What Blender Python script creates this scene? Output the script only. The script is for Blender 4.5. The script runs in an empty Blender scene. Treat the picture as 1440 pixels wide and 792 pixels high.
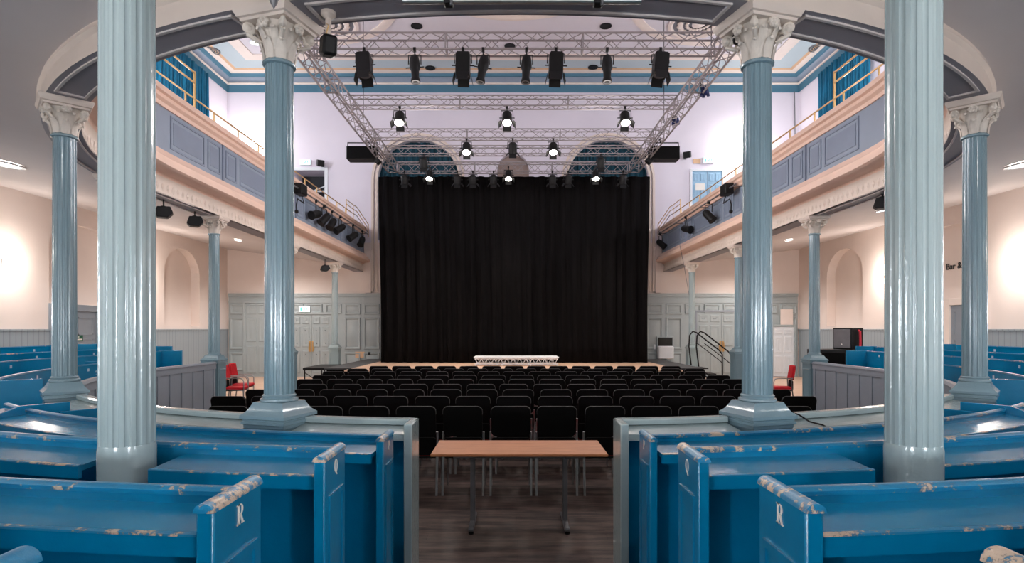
import bpy, bmesh, math, random
from mathutils import Vector, Matrix, Euler
random.seed(7)
SC = bpy.context.scene
COL = SC.collection
PI = math.pi
F = 820.0; HY = 463.0; CAMZ = 1.85; CAMX = -0.045

def pix(px, py, d):
    return Vector((CAMX + (px-720.0)*d/F, d, CAMZ + (HY-py)*d/F))

# ------------------------------------------------------------------ materials
def lin(c):
    c /= 255.0
    return c/12.92 if c <= 0.04045 else ((c+0.055)/1.055)**2.4
def rgb(r, g, b): return (lin(r), lin(g), lin(b), 1.0)
MATS = {}
def nodes_of(name):
    m = bpy.data.materials.new(name); m.use_nodes = True
    nt = m.node_tree; b = nt.nodes['Principled BSDF']
    MATS[name] = m
    return m, nt, b
def coords(nt, scale=(1,1,1), kind='Object'):
    tc = nt.nodes.new('ShaderNodeTexCoord'); mp = nt.nodes.new('ShaderNodeMapping')
    mp.inputs['Scale'].default_value = scale
    nt.links.new(tc.outputs[kind], mp.inputs['Vector'])
    return mp.outputs['Vector']
def noise(nt, vec, scale, detail=4, rough=0.55):
    n = nt.nodes.new('ShaderNodeTexNoise'); n.inputs['Scale'].default_value = scale
    n.inputs['Detail'].default_value = detail; n.inputs['Roughness'].default_value = rough
    nt.links.new(vec, n.inputs['Vector']); return n.outputs['Fac']
def ramp(nt, fac, stops):
    r = nt.nodes.new('ShaderNodeValToRGB'); e = r.color_ramp.elements
    while len(e) < len(stops): e.new(0.5)
    for i, (p, c) in enumerate(stops):
        e[i].position = p; e[i].color = c
    nt.links.new(fac, r.inputs['Fac']); return r.outputs['Color']
def bump(nt, b, fac, strength, dist=0.01):
    n = nt.nodes.new('ShaderNodeBump'); n.inputs['Strength'].default_value = strength
    n.inputs['Distance'].default_value = dist
    nt.links.new(fac, n.inputs['Height']); nt.links.new(n.outputs['Normal'], b.inputs['Normal'])
def mul(c, k): return (c[0]*k, c[1]*k, c[2]*k, 1)
def paint(name, c, rough=0.45, var=0.12, scale=3.0, bstr=0.06, bscale=60, metal=0.0, coat=0.0):
    m, nt, b = nodes_of(name)
    v = coords(nt)
    f = noise(nt, v, scale)
    nt.links.new(ramp(nt, f, [(0.3, mul(c, 1-var)), (0.7, mul(c, 1+var))]), b.inputs['Base Color'])
    b.inputs['Roughness'].default_value = rough; b.inputs['Metallic'].default_value = metal
    b.inputs['Coat Weight'].default_value = coat; b.inputs['Coat Roughness'].default_value = 0.12
    if bstr: bump(nt, b, noise(nt, v, bscale, 2), bstr)
    return m
def emit(name, c, strength):
    m, nt, b = nodes_of(name)
    b.inputs['Base Color'].default_value = c
    b.inputs['Emission Color'].default_value = c; b.inputs['Emission Strength'].default_value = strength
    return m
def worn(name, c, wood, thr, rough=0.28):
    m, nt, b = nodes_of(name)
    v = coords(nt)
    f = noise(nt, v, 22.0, 8, 0.75); f2 = noise(nt, v, 3.2, 4)
    mx = nt.nodes.new('ShaderNodeMath'); mx.operation = 'ADD'
    ml = nt.nodes.new('ShaderNodeMath'); ml.operation = 'MULTIPLY'; ml.inputs[1].default_value = 0.6
    nt.links.new(f2, ml.inputs[0]); nt.links.new(ml.outputs[0], mx.inputs[1]); nt.links.new(f, mx.inputs[0])
    nt.links.new(ramp(nt, mx.outputs[0], [(thr-0.03, mul(c, 0.95)), (thr-0.015, mul(wood, 0.35)), (thr+0.01, wood), (0.98, mul(wood, 1.1))]), b.inputs['Base Color'])
    b.inputs['Roughness'].default_value = rough
    bump(nt, b, mx.outputs[0], 0.25, 0.01)
    return m

BLUE = rgb(0, 114, 156)
WOODC = rgb(186, 166, 146)
paint('blue_paint', BLUE, 0.24, 0.12, 2.5, 0.10, 45)
worn('blue_worn', BLUE, WOODC, 0.92)
worn('blue_edge', BLUE, WOODC, 0.885)
paint('grey_blue', rgb(140, 158, 168), 0.22, 0.05, 2.0, 0.12, 40, coat=0.3)
paint('grey_green', rgb(158, 175, 176), 0.2, 0.05, 2.0, 0.22, 28, coat=0.5)
paint('column_blue', rgb(122, 149, 159), 0.2, 0.05, 2.0, 0.25, 28, coat=0.5)
paint('fence_grey', rgb(138, 146, 154), 0.32, 0.06, 2.0, 0.08, 40)
paint('panel_grey', rgb(164, 174, 176), 0.24, 0.05, 1.5, 0.06, 30)
paint('parapet_grey', rgb(136, 148, 164), 0.45, 0.05, 2.0, 0.03)
paint('parapet_line', rgb(122, 134, 152), 0.45, 0.04)
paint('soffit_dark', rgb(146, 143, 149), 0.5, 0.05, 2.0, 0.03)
paint('cream', rgb(222, 208, 196), 0.55, 0.05, 2.0, 0.05)
paint('cream_old', rgb(224, 214, 202), 0.6, 0.10, 9.0, 0.3, 70)
paint('coral', rgb(226, 194, 176), 0.5, 0.05, 2.0, 0.04)
paint('white_line', rgb(218, 210, 206), 0.5, 0.03)
paint('wall_pink', rgb(231, 217, 209), 0.7, 0.03, 1.2, 0.03, 80)
paint('wall_lilac', rgb(222, 216, 226), 0.75, 0.02, 1.0, 0.03, 80)
paint('under_ceiling', rgb(214, 206, 204), 0.7, 0.03, 0.8, 0.02, 60)
paint('ceiling_lilac', rgb(216, 211, 217), 0.75, 0.02, 0.8, 0.02)
paint('ceiling_blue', rgb(186, 200, 205), 0.7, 0.03, 0.8, 0.02)
paint('cornice_blue', rgb(72, 118, 140), 0.6, 0.04)
paint('moulding_cream', rgb(232, 218, 208), 0.6, 0.03)
paint('ochre_line', rgb(214, 176, 140), 0.6, 0.03)
paint('black_metal', (0.006, 0.006, 0.0065, 1), 0.5, 0.2, 6.0, 0.05)
paint('black_fabric', (0.0016, 0.0015, 0.0016, 1), 0.9, 0.2, 12.0, 0.2, 250)
paint('seam_grey', (0.045, 0.043, 0.043, 1), 0.5, 0.2)
paint('red_fabric', rgb(205, 12, 32), 0.75, 0.12, 12.0, 0.2, 250)
paint('chrome', (0.42, 0.42, 0.43, 1), 0.32, 0.05, 6.0, 0.0, metal=1.0)
paint('alu', (0.30, 0.27, 0.275, 1), 0.5, 0.08, 6.0, 0.03, metal=0.5)
paint('steel_grey', (0.16, 0.16, 0.17, 1), 0.4, 0.1, 6.0, 0.03, metal=0.5)
paint('pipe_steel', (0.5, 0.52, 0.5, 1), 0.35, 0.15, 6.0, 0.05, metal=0.9)
paint('brass', rgb(206, 168, 112), 0.35, 0.06, 4.0, 0.03, metal=0.4)
paint('white_paint', rgb(222, 226, 230), 0.4, 0.03)
paint('door_blue', rgb(140, 178, 204), 0.4, 0.04)
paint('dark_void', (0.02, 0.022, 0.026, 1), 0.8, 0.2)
paint('screen', (0.03, 0.028, 0.025, 1), 0.15, 0.1)
paint('stage_grey', rgb(70, 72, 74), 0.6, 0.1)
paint('red_tape', rgb(214, 40, 62), 0.5, 0.1)
paint('blue_plastic', rgb(18, 34, 84), 0.4, 0.1)
paint('wood_brown', rgb(146, 128, 120), 0.6, 0.12, 2.0, 0.04)
paint('plate_white', rgb(176, 192, 206), 0.4, 0.05)
paint('letter_white', rgb(230, 226, 218), 0.5, 0.05)
paint('green_sign', rgb(14, 84, 58), 0.4, 0.05)
paint('kettle_rubber', (0.01, 0.01, 0.01, 1), 0.6, 0.2)
emit('bulb', (1.0, 0.90, 0.78, 1), 9.0)
emit('lens_glow', (1.0, 0.93, 0.84, 1), 14.0)
emit('downlight_glow', (1.0, 0.95, 0.88, 1), 8.0)
emit('exit_glow', (0.72, 0.98, 0.92, 1), 1.3)
emit('exit_green', (0.05, 0.62, 0.42, 1), 0.5)

def velvet(name, c, k=0.9):
    m, nt, b = nodes_of(name)
    v = coords(nt, (6, 6, 0.7))
    f = noise(nt, v, 3.0, 5)
    nt.links.new(ramp(nt, f, [(0.3, mul(c, 1-0.3)), (0.7, mul(c, 1.3))]), b.inputs['Base Color'])
    b.inputs['Roughness'].default_value = 0.85
    bump(nt, b, f, 0.2, 0.02)
    return m
velvet('black_curtain', (0.0042, 0.0036, 0.0038, 1))
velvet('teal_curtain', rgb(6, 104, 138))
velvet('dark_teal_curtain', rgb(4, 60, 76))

MATS['black_curtain'].node_tree.nodes['Principled BSDF'].inputs['Specular IOR Level'].default_value = 0.06
MATS['black_fabric'].node_tree.nodes['Principled BSDF'].inputs['Specular IOR Level'].default_value = 0.15
MATS['black_metal'].node_tree.nodes['Principled BSDF'].inputs['Specular IOR Level'].default_value = 0.25
def floor_mat(name, c1, c2, c3, rough, sx):
    m, nt, b = nodes_of(name)
    v = coords(nt, (1, 1, 1))
    br = nt.nodes.new('ShaderNodeTexBrick')
    br.inputs['Scale'].default_value = sx; br.inputs['Mortar Size'].default_value = 0.004
    br.inputs['Brick Width'].default_value = 1.6; br.inputs['Row Height'].default_value = 0.16
    br.inputs['Color1'].default_value = c1; br.inputs['Color2'].default_value = c2; br.inputs['Mortar'].default_value = mul(c1, 0.4)
    nt.links.new(v, br.inputs['Vector'])
    v2 = coords(nt, (0.6, 4, 1))
    f = noise(nt, v2, 2.2, 8, 0.7)
    mx = nt.nodes.new('ShaderNodeMix'); mx.data_type = 'RGBA'; mx.blend_type = 'MIX'
    fr = ramp(nt, f, [(0.42, (0, 0, 0, 1)), (0.72, (1, 1, 1, 1))])
    nt.links.new(fr, mx.inputs['Factor']); nt.links.new(br.outputs['Color'], mx.inputs['A'])
    mx.inputs['B'].default_value = c3
    nt.links.new(mx.outputs['Result'], b.inputs['Base Color'])
    b.inputs['Roughness'].default_value = rough
    bump(nt, b, f, 0.15, 0.01)
    return m
floor_mat('floor_dark', rgb(66, 54, 49), rgb(50, 41, 38), rgb(122, 102, 92), 0.65, 1.0)
floor_mat('floor_pale', rgb(214, 178, 152), rgb(204, 168, 140), rgb(224, 190, 166), 0.35, 1.0)
floor_mat('tier_floor', rgb(60, 52, 50), rgb(52, 44, 42), rgb(80, 70, 66), 0.6, 1.0)

def grain(name, c1, c2, rough):
    m, nt, b = nodes_of(name)
    v = coords(nt, (1.0, 7.0, 7.0))
    f = noise(nt, v, 3.0, 8, 0.65)
    nt.links.new(ramp(nt, f, [(0.35, c1), (0.65, c2)]), b.inputs['Base Color'])
    b.inputs['Roughness'].default_value = rough
    return m
grain('table_wood', rgb(174, 108, 64), rgb(194, 128, 80), 0.6)

def board_mat(name, c):      # tongue and groove dado
    m, nt, b = nodes_of(name)
    v = coords(nt)
    w = nt.nodes.new('ShaderNodeTexWave'); w.wave_type = 'BANDS'; w.bands_direction = 'DIAGONAL'
    v2 = coords(nt, (1, 1, 0))
    nt.links.new(v2, w.inputs['Vector']); w.inputs['Scale'].default_value = 4.0
    nt.links.new(ramp(nt, w.outputs['Fac'], [(0.0, mul(c, 0.7)), (0.08, c), (1.0, c)]), b.inputs['Base Color'])
    b.inputs['Roughness'].default_value = 0.3
    return m
board_mat('dado_grey', rgb(150, 160, 166))

# ------------------------------------------------------------------ mesh builder
class MB:
    def __init__(self): self.v = []; self.f = []; self.m = []
    def add(self, verts, faces, mi=0):
        o = len(self.v); self.v += [tuple(p) for p in verts]
        for f in faces: self.f.append(tuple(i+o for i in f)); self.m.append(mi)
        return self
    def box(self, c, s, mi=0, rot=None):
        hx, hy, hz = s[0]/2, s[1]/2, s[2]/2
        P = [Vector((x, y, z)) for z in (-hz, hz) for y in (-hy, hy) for x in (-hx, hx)]
        if rot is not None: P = [rot @ p for p in P]
        c = Vector(c)
        return self.add([p+c for p in P], [(0,2,3,1),(4,5,7,6),(0,1,5,4),(2,6,7,3),(0,4,6,2),(1,3,7,5)], mi)
    def b2(self, x0, x1, y0, y1, z0, z1, mi=0):
        return self.box(((x0+x1)/2, (y0+y1)/2, (z0+z1)/2), (abs(x1-x0), abs(y1-y0), abs(z1-z0)), mi)
    def tube(self, p0, p1, r0, r1=None, n=10, mi=0, cap=True):
        p0 = Vector(p0); p1 = Vector(p1); r1 = r0 if r1 is None else r1
        d = (p1-p0); q = d.to_track_quat('Z', 'Y')
        V = []
        for (p, r) in ((p0, r0), (p1, r1)):
            for i in range(n):
                a = 2*PI*i/n; V.append(p + q @ Vector((r*math.cos(a), r*math.sin(a), 0)))
        Fs = [(i, (i+1) % n, n+(i+1) % n, n+i) for i in range(n)]
        if cap: Fs += [tuple(range(n))[::-1], tuple(range(n, 2*n))]
        return self.add(V, Fs, mi)
    def path(self, pts, r, n=8, mi=0):
        pts = [Vector(p) for p in pts]; V = []; Fs = []
        up = None
        for k, p in enumerate(pts):
            d = (pts[min(k+1, len(pts)-1)] - pts[max(k-1, 0)]).normalized()
            if up is None:
                up = Vector((0, 0, 1)) if abs(d.z) < 0.9 else Vector((1, 0, 0))
            s = d.cross(up).normalized(); up = s.cross(d).normalized()
            for i in range(n):
                a = 2*PI*i/n; V.append(p + s*r*math.cos(a) + up*r*math.sin(a))
        for k in range(len(pts)-1):
            for i in range(n):
                Fs.append((k*n+i, k*n+(i+1) % n, (k+1)*n+(i+1) % n, (k+1)*n+i))
        Fs += [tuple(range(n))[::-1], tuple(range((len(pts)-1)*n, len(pts)*n))]
        return self.add(V, Fs, mi)
    def lathe(self, prof, n=24, c=(0,0,0), mi=0, rf=None, rot0=0.0, capb=True, capt=True):
        V = []; Fs = []
        for (r, z) in prof:
            for i in range(n):
                a = 2*PI*i/n + rot0
                rr = r if rf is None else rf(r, a, z)
                V.append((c[0]+rr*math.cos(a), c[1]+rr*math.sin(a), c[2]+z))
        for k in range(len(prof)-1):
            for i in range(n):
                Fs.append((k*n+i, k*n+(i+1) % n, (k+1)*n+(i+1) % n, (k+1)*n+i))
        if capb: Fs.append(tuple(range(n))[::-1])
        if capt: Fs.append(tuple(range((len(prof)-1)*n, len(prof)*n)))
        return self.add(V, Fs, mi)
    def sqlathe(self, prof, c=(0,0,0), mi=0):
        return self.lathe([(r*math.sqrt(2), z) for r, z in prof], 4, c, mi, rot0=PI/4)
    def prism(self, poly, fn, t0, t1, mi=0):    # poly of (u,v); fn(u,v,t)->xyz
        n = len(poly)
        V = [fn(u, v, t0) for u, v in poly] + [fn(u, v, t1) for u, v in poly]
        Fs = [(i, (i+1) % n, n+(i+1) % n, n+i) for i in range(n)] + [tuple(range(n))[::-1], tuple(range(n, 2*n))]
        return self.add(V, Fs, mi)
    def sphere(self, c, r, n=10, m=8, mi=0, sc=(1,1,1)):
        V = [(c[0], c[1], c[2]-r*sc[2])]; Fs = []
        for j in range(1, m):
            b = -PI/2 + PI*j/m
            for i in range(n):
                a = 2*PI*i/n
                V.append((c[0]+sc[0]*r*math.cos(b)*math.cos(a), c[1]+sc[1]*r*math.cos(b)*math.sin(a), c[2]+sc[2]*r*math.sin(b)))
        V.append((c[0], c[1], c[2]+r*sc[2]))
        for i in range(n): Fs.append((0, 1+(i+1) % n, 1+i)); Fs.append((len(V)-1, 1+(m-2)*n+i, 1+(m-2)*n+(i+1) % n))
        for j in range(m-2):
            for i in range(n): Fs.append((1+j*n+i, 1+j*n+(i+1) % n, 1+(j+1)*n+(i+1) % n, 1+(j+1)*n+i))
        return self.add(V, Fs, mi)
    def sweep(self, pts, nrm, prof, closed=True, mi=0, caps=True):   # prof of (u outward, z)
        n = len(prof); V = []; Fs = []
        for p, q in zip(pts, nrm):
            for u, z in prof: V.append((p[0]+q[0]*u, p[1]+q[1]*u, z))
        K = n if closed else n-1
        for k in range(len(pts)-1):
            for i in range(K):
                j = (i+1) % n
                Fs.append((k*n+i, k*n+j, (k+1)*n+j, (k+1)*n+i))
        if closed and caps:
            Fs += [tuple(range(n))[::-1], tuple(range((len(pts)-1)*n, len(pts)*n))]
        return self.add(V, Fs, mi)
    def build(self, name, mats, parent=None, smooth=True, ang=38, bevel=0, fixn=True):
        me = bpy.data.meshes.new(name); me.from_pydata(self.v, [], self.f)
        if isinstance(mats, str): mats = [mats]
        for m in mats: me.materials.append(MATS[m])
        me.polygons.foreach_set('material_index', self.m)
        if fixn:
            b = bmesh.new(); b.from_mesh(me); bmesh.ops.recalc_face_normals(b, faces=b.faces); b.to_mesh(me); b.free()
        if smooth:
            me.polygons.foreach_set('use_smooth', [True]*len(me.polygons))
            me.set_sharp_from_angle(angle=math.radians(ang))
        me.update()
        o = bpy.data.objects.new(name, me); COL.objects.link(o)
        if parent is not None: o.parent = parent
        if bevel:
            md = o.modifiers.new('Bevel', 'BEVEL'); md.width = bevel; md.segments = 2; md.limit_method = 'ANGLE'; md.angle_limit = math.radians(40)
        return o

def thing(name, label, cat, loc=(0,0,0), rz=0.0, group=None, kind=None):
    o = bpy.data.objects.new(name, None); COL.objects.link(o)
    o.empty_display_size = 0.1
    o.location = loc; o.rotation_euler = (0, 0, rz)
    tag(o, label, cat, group, kind); return o
def tag(o, label=None, cat=None, group=None, kind=None):
    if label: o['label'] = label
    if cat: o['category'] = cat
    if group: o['group'] = group
    if kind: o['kind'] = kind
    return o
KIDS = {}
def copy_tree(o, label=None, loc=None, rot=None):
    def rec(src, par):
        c = src.copy(); COL.objects.link(c)
        if par is not None: c.parent = par
        for ch in src.children: rec(ch, c)
        return c
    c = rec(o, None)
    if label: c['label'] = label
    if loc is not None: c.location = loc
    if rot is not None: c.rotation_euler = rot
    return c
def struct(o, label, cat): return tag(o, label, cat, None, 'structure')
ORD = ['first','second','third','fourth','fifth','sixth','seventh','eighth','ninth','tenth','eleventh','twelfth','thirteenth','fourteenth','fifteenth','sixteenth']

# ------------------------------------------------------------------ plan of the hall
YC = 9.75; A_ = 5.97; B_ = 5.79; PW = 2.09
W = 11.08; YB = 22.6; YR = -3.2; YEND = YB - 0.02
ZS = 4.07; ZC0 = 4.30; ZC1 = 4.95; ZTOP = 11.7
def rad(phi):
    return ((abs(math.sin(phi))/A_)**PW + (abs(math.cos(phi))/B_)**PW)**(-1.0/PW)
def cpt(phi):        # phi from the rear centre, + to the right
    r = rad(phi); return (r*math.sin(phi), YC - r*math.cos(phi))
def horseshoe(phi0=None, phi1=None, step=2.0, y_left=None, y_right=None):
    """points of the column line from left to right (phi in degrees)"""
    P = []
    if y_left is not None: P += [(-A_, y_left)] + [(-A_, y) for y in frange(y_left-1.0, YC+0.3, -1.0)]
    k = phi0 if phi0 is not None else -90
    e = phi1 if phi1 is not None else 90
    n = max(2, int(abs(e-k)/step)+1)
    P += [cpt(math.radians(k + (e-k)*i/(n-1))) for i in range(n)]
    if y_right is not None: P += [(A_, y) for y in frange(YC+0.3, y_right-0.5, 1.0)] + [(A_, y_right)]
    return P
def frange(a, b, s):
    out = []; x = a
    while (s > 0 and x < b) or (s < 0 and x > b): out.append(x); x += s
    return out
def normals(P):      # outward (away from the centre of the horseshoe)
    N = []
    for i in range(len(P)):
        a = P[max(i-1, 0)]; b = P[min(i+1, len(P)-1)]
        tx, ty = b[0]-a[0], b[1]-a[1]; L = math.hypot(tx, ty) or 1
        N.append((ty/L, -tx/L))
    return N
# ---- columns: angle or straight position
COLS = []
for s in (-1, 1):
    side = 'left' if s < 0 else 'right'
    for nm, ph, y in (('a', 17.0, None), ('b', 47.6, None), ('c', 78.5, None), ('d', None, 11.6), ('e', None, 15.49), ('f', None, 19.5)):
        if ph is not None:
            x, yy = cpt(math.radians(s*ph))
            if nm == 'b': x = x*1.012 + 0.03
            rz = math.radians(s*ph)
        else: x, yy = s*A_, y; rz = s*PI/2
        COLS.append((side, nm, x, yy, rz))

def dadoed(o): return o
# ------------------------------------------------------------------ floor
mb = MB(); mb.b2(-W-0.3, W+0.3, YR-0.3, YB+0.4, -0.2, 0.0, 0)
fl = mb.build('floor', ['floor_dark'])
struct(fl, 'dark worn wooden floor of the hall', 'floor')
for s, nm in ((-1, 'left'), (1, 'right')):
    mb = MB(); mb.b2(s*6.25, s*(W-0.02), 13.6, YB-0.05, 0.0, 0.012)
    struct(mb.build('floor_side_aisle', ['floor_pale']), 'pale wooden floor of the %s side aisle under the gallery' % nm, 'floor')

# ------------------------------------------------------------------ walls with holes
def wall_mesh(name, mats, P, y0, y1, z0, z1, holes, mi_of=None, parent=None):
    """P(t, z, depth)->xyz; holes: (t0,t1,zb,zt,arch,depth,mat_index)"""
    mb = MB(); holes = sorted(holes); t = y0
    def q(a, b, c, d, mi=0):
        if b-a > 1e-5 and d-c > 1e-5: mb.add([P(a, c, 0), P(b, c, 0), P(b, d, 0), P(a, d, 0)], [(0,1,2,3)], mi)
    for (a, b, zb, zt, arch, dep, mi) in holes:
        q(t, a, z0, z1); q(a, b, z0, zb)
        c = (a+b)/2; r = (b-a)/2; pts = []
        if arch:
            n = 16; zs = zt - r*arch
            for i in range(n+1):
                an = PI - PI*i/n; pts.append((c + r*math.cos(an), zs + r*arch*math.sin(an)))
        else: pts = [(a, zt), (b, zt)]
        for (p, p2) in zip(pts[:-1], pts[1:]):
            mb.add([P(p[0], p[1], 0), P(p2[0], p2[1], 0), P(p2[0], z1, 0), P(p[0], z1, 0)], [(0,1,2,3)])
        ring = [(a, zb)] + pts + [(b, zb)]
        for (p, p2) in zip(ring, ring[1:] + ring[:1]):
            mb.add([P(p[0], p[1], 0), P(p2[0], p2[1], 0), P(p2[0], p2[1], dep), P(p[0], p[1], dep)], [(0,1,2,3)])
        mb.add([P(p[0], p[1], dep) for p in ring], [tuple(range(len(ring)))], mi)
        t = b
    q(t, y1, z0, z1)
    return mb.build(name, mats, parent, smooth=False, fixn=False)

ZD = 1.85    # dado height under the gallery
for s, nm in ((-1, 'left'), (1, 'right')):
    Pf = lambda t, z, d, s=s: (s*(W+d), t, z)
    low_holes = [(18.5, 20.6, 1.95, 4.55, 0.85, 0.3, 0)]
    if s < 0: low_holes += [(13.9, 16.3, 2.44, 4.5, 0.5, 0.14, 0), (5.2, 7.4, 1.95, 4.5, 0.7, 0.3, 0)]
    else: low_holes += [(13.7, 16.1, 2.58, 4.5, 0.5, 0.14, 0), (13.85, 15.05, 0.0, 2.38, 0, 0.3, 0) if False else (5.2, 7.4, 1.95, 4.5, 0.7, 0.3, 0)]
    w = wall_mesh('wall_%s' % nm, ['wall_pink'], Pf, YR, YB, 0.0, 5.2, low_holes)
    struct(w, 'pinkish cream %s wall with arched niches below the gallery' % nm, 'wall')
    # upper wall with the curtained window opening
    w2 = wall_mesh('wall_upper_%s' % nm, ['wall_lilac'], Pf, YR, YB, 5.2, ZTOP, [(18.1, 21.1, 5.6, 10.95, 0, 0.35, 0)])
    struct(w2, 'pale lilac %s wall above the gallery' % nm, 'wall')
    # dado
    segs = [(-3.1, 13.9), (15.55, YB-0.02)] if s < 0 else [(-3.1, 13.6), (15.3, YB-0.02)]
    mb = MB()
    for a, b in segs:
        mb.b2(s*(W-0.03), s*(W+0.0), a, b, 0.0, ZD-0.04)
        mb.b2(s*(W-0.055), s*(W+0.0), a, b, ZD-0.04, ZD)
    struct(mb.build('trim_dado_%s' % nm, ['dado_grey']), 'grey boarded dado along the %s wall' % nm, 'dado')

# back wall: lower and upper
PB = lambda t, z, d: (t, YB+d, z)
w = wall_mesh('wall_back', ['wall_pink'], PB, -W, W, 0.0, 5.2, [])
struct(w, 'cream end wall behind the stage under the gallery', 'wall')
arch = (-5.25, -2.10, 5.3, 9.2, 1.0, 0.35, 0); arch2 = (2.10, 5.25, 5.3, 9.2, 1.0, 0.35, 0)
rose = (-0.62, 0.62, 5.3, 8.65, 1.0, 0.25, 1)
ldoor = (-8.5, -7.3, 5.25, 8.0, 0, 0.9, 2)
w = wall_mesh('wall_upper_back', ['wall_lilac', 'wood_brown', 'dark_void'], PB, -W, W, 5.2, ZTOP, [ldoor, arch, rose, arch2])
struct(w, 'pale lilac upper end wall with arched openings above the stage', 'wall')
# rear wall behind the viewer
mb = MB(); mb.add([(-W, YR, 0), (W, YR, 0), (W, YR, ZTOP), (-W, YR, ZTOP)], [(0,1,2,3)])
struct(mb.build('wall_rear', ['wall_pink'], smooth=False, fixn=False), 'cream rear wall behind the pews', 'wall')
# white mouldings round the tall arches
for c, nm in ((-3.675, 'left'), (3.675, 'right')):
    mb = MB(); r = 1.575; zs = 9.2-r
    pts = [(c-r, 3.3)] + [(c + r*math.cos(PI-PI*i/20), zs + r*math.sin(PI-PI*i/20)) for i in range(21)] + [(c+r, 3.3)]
    for (w0, dp) in ((0.0, 0.05), (0.14, 0.09)):
        P = []
        for i, p in enumerate(pts):
            if i in (0, len(pts)-1): n = (-1 if i == 0 else 1, 0)
            else: n = ((p[0]-c)/r, (p[1]-zs)/r)
            P.append((p, n))
        for (p, n), (p2, n2) in zip(P[:-1], P[1:]):
            V = []
            for (pp, nn) in ((p, n), (p2, n2)):
                for u, d in ((w0, 0), (w0, dp), (w0+0.09, dp), (w0+0.09, 0)):
                    V.append((pp[0]+nn[0]*u, YB-d, pp[1]+nn[1]*u))
            mb.add(V, [(0,1,5,4),(1,2,6,5),(2,3,7,6)])
    struct(mb.build('trim_arch_%s' % nm, ['cream']), 'cream moulding round the tall %s arch behind the stage' % nm, 'moulding')
# pilasters where gallery meets end wall
for s, nm in ((-1, 'left'), (1, 'right')):
    mb = MB(); mb.b2(s*5.48, s*5.72, YB-0.14, YB, 3.25, 5.0); mb.b2(s*5.46, s*5.74, YB-0.17, YB, 4.9, 5.0)
    struct(mb.build('trim_pilaster_%s' % nm, ['wall_pink']), 'cream pilaster at the %s gallery end beside the black curtain' % nm, 'pilaster')

# ------------------------------------------------------------------ upper ceiling
mb = MB(); mb.b2(-W-0.2, W+0.2, YR-0.2, YB+0.3, ZTOP, ZTOP+0.15, 0)
ce = mb.build('ceiling', ['ceiling_blue'], smooth=False)
struct(ce, 'pale high ceiling over the hall', 'ceiling')
mb = MB(); mb.b2(-W+1.45, W-1.45, YR+1.4, YB-1.45, ZTOP-0.012, ZTOP-0.002)
struct(mb.build('ceiling_field', ['ceiling_lilac'], smooth=False), 'pale lilac middle field of the high ceiling', 'ceiling')
mb = MB()
x0, x1, y0, y1 = -W+1.35, W-1.35, YR+1.3, YB-1.35
for (wd, o) in ((0.42, 0.0), (0.16, 0.5)):
    a, b, c, d = x0+o, x1-o, y0+o, y1-o
    if o: continue
    mb.b2(a, b, d-wd, d, ZTOP-0.05, ZTOP); mb.b2(a, b, c, c+wd, ZTOP-0.05, ZTOP)
    mb.b2(a, a+wd, c+wd, d-wd, ZTOP-0.05, ZTOP); mb.b2(b-wd, b, c+wd, d-wd, ZTOP-0.05, ZTOP)
struct(mb.build('trim_ceiling_border', ['moulding_cream']), 'cream rectangular border moulding on the high ceiling', 'moulding')
def flat_ring(cx, cy, r, wdt, nm, lab):
    mb = MB(); n = 64; V = []; Fs = []
    prof = [(r, 0), (r, -0.04), (r+wdt*0.5, -0.07), (r+wdt, -0.04), (r+wdt, 0)]
    for i in range(n):
        a = 2*PI*i/n
        for rr, z in prof: V.append((cx+rr*math.cos(a), cy+rr*math.sin(a), ZTOP-0.012+z))
    k = len(prof)
    for i in range(n):
        for j in range(k-1): Fs.append((i*k+j, i*k+j+1, ((i+1) % n)*k+j+1, ((i+1) % n)*k+j))
    mb.add(V, Fs)
    struct(mb.build(nm, ['moulding_cream']), lab, 'moulding')
flat_ring(0, 14.9, 3.3, 0.32, 'trim_ceiling_ring', 'large cream ring moulding in the centre of the ceiling')
flat_ring(-6.6, 17.0, 2.9, 0.3, 'trim_ceiling_ring', 'cream ring moulding on the left of the ceiling')
flat_ring(6.6, 17.0, 2.9, 0.3, 'trim_ceiling_ring', 'cream ring moulding on the right of the ceiling')
# ornate roundel
for s, nm in ((1, 'right'), (-1, 'left')):
    t = thing('ceiling_roundel', 'ornate white plaster roundel on the %s of the ceiling' % nm, 'ceiling rose', (s*5.95, 18.75, ZTOP-0.012))
    mb = MB()
    mb.lathe([(0.95, 0), (0.95, -0.05), (0.86, -0.07), (0.80, -0.02), (0.80, 0)], 40, capb=False, capt=False)
    mb.lathe([(0.2, 0), (0.2, -0.06), (0.0, -0.1)], 24, capb=False, capt=False)
    mb.build('rim', ['moulding_cream'], t)
    mb = MB()
    for i in range(20):
        a = 2*PI*i/20
        mb.sphere((0.58*math.cos(a), 0.58*math.sin(a), -0.03), 0.1, 8, 6, 0, (1, 1, 0.5))
        mb.sphere((0.36*math.cos(a+0.15), 0.36*math.sin(a+0.15), -0.03), 0.06, 8, 6, 0, (1, 1, 0.5))
    mb.build('petals', ['moulding_cream'], t)
    mb = MB(); mb.lathe([(0.79, -0.003), (0.0, -0.003)], 30, capb=False, capt=False); mb.build('backing', ['steel_grey'], t)

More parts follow.
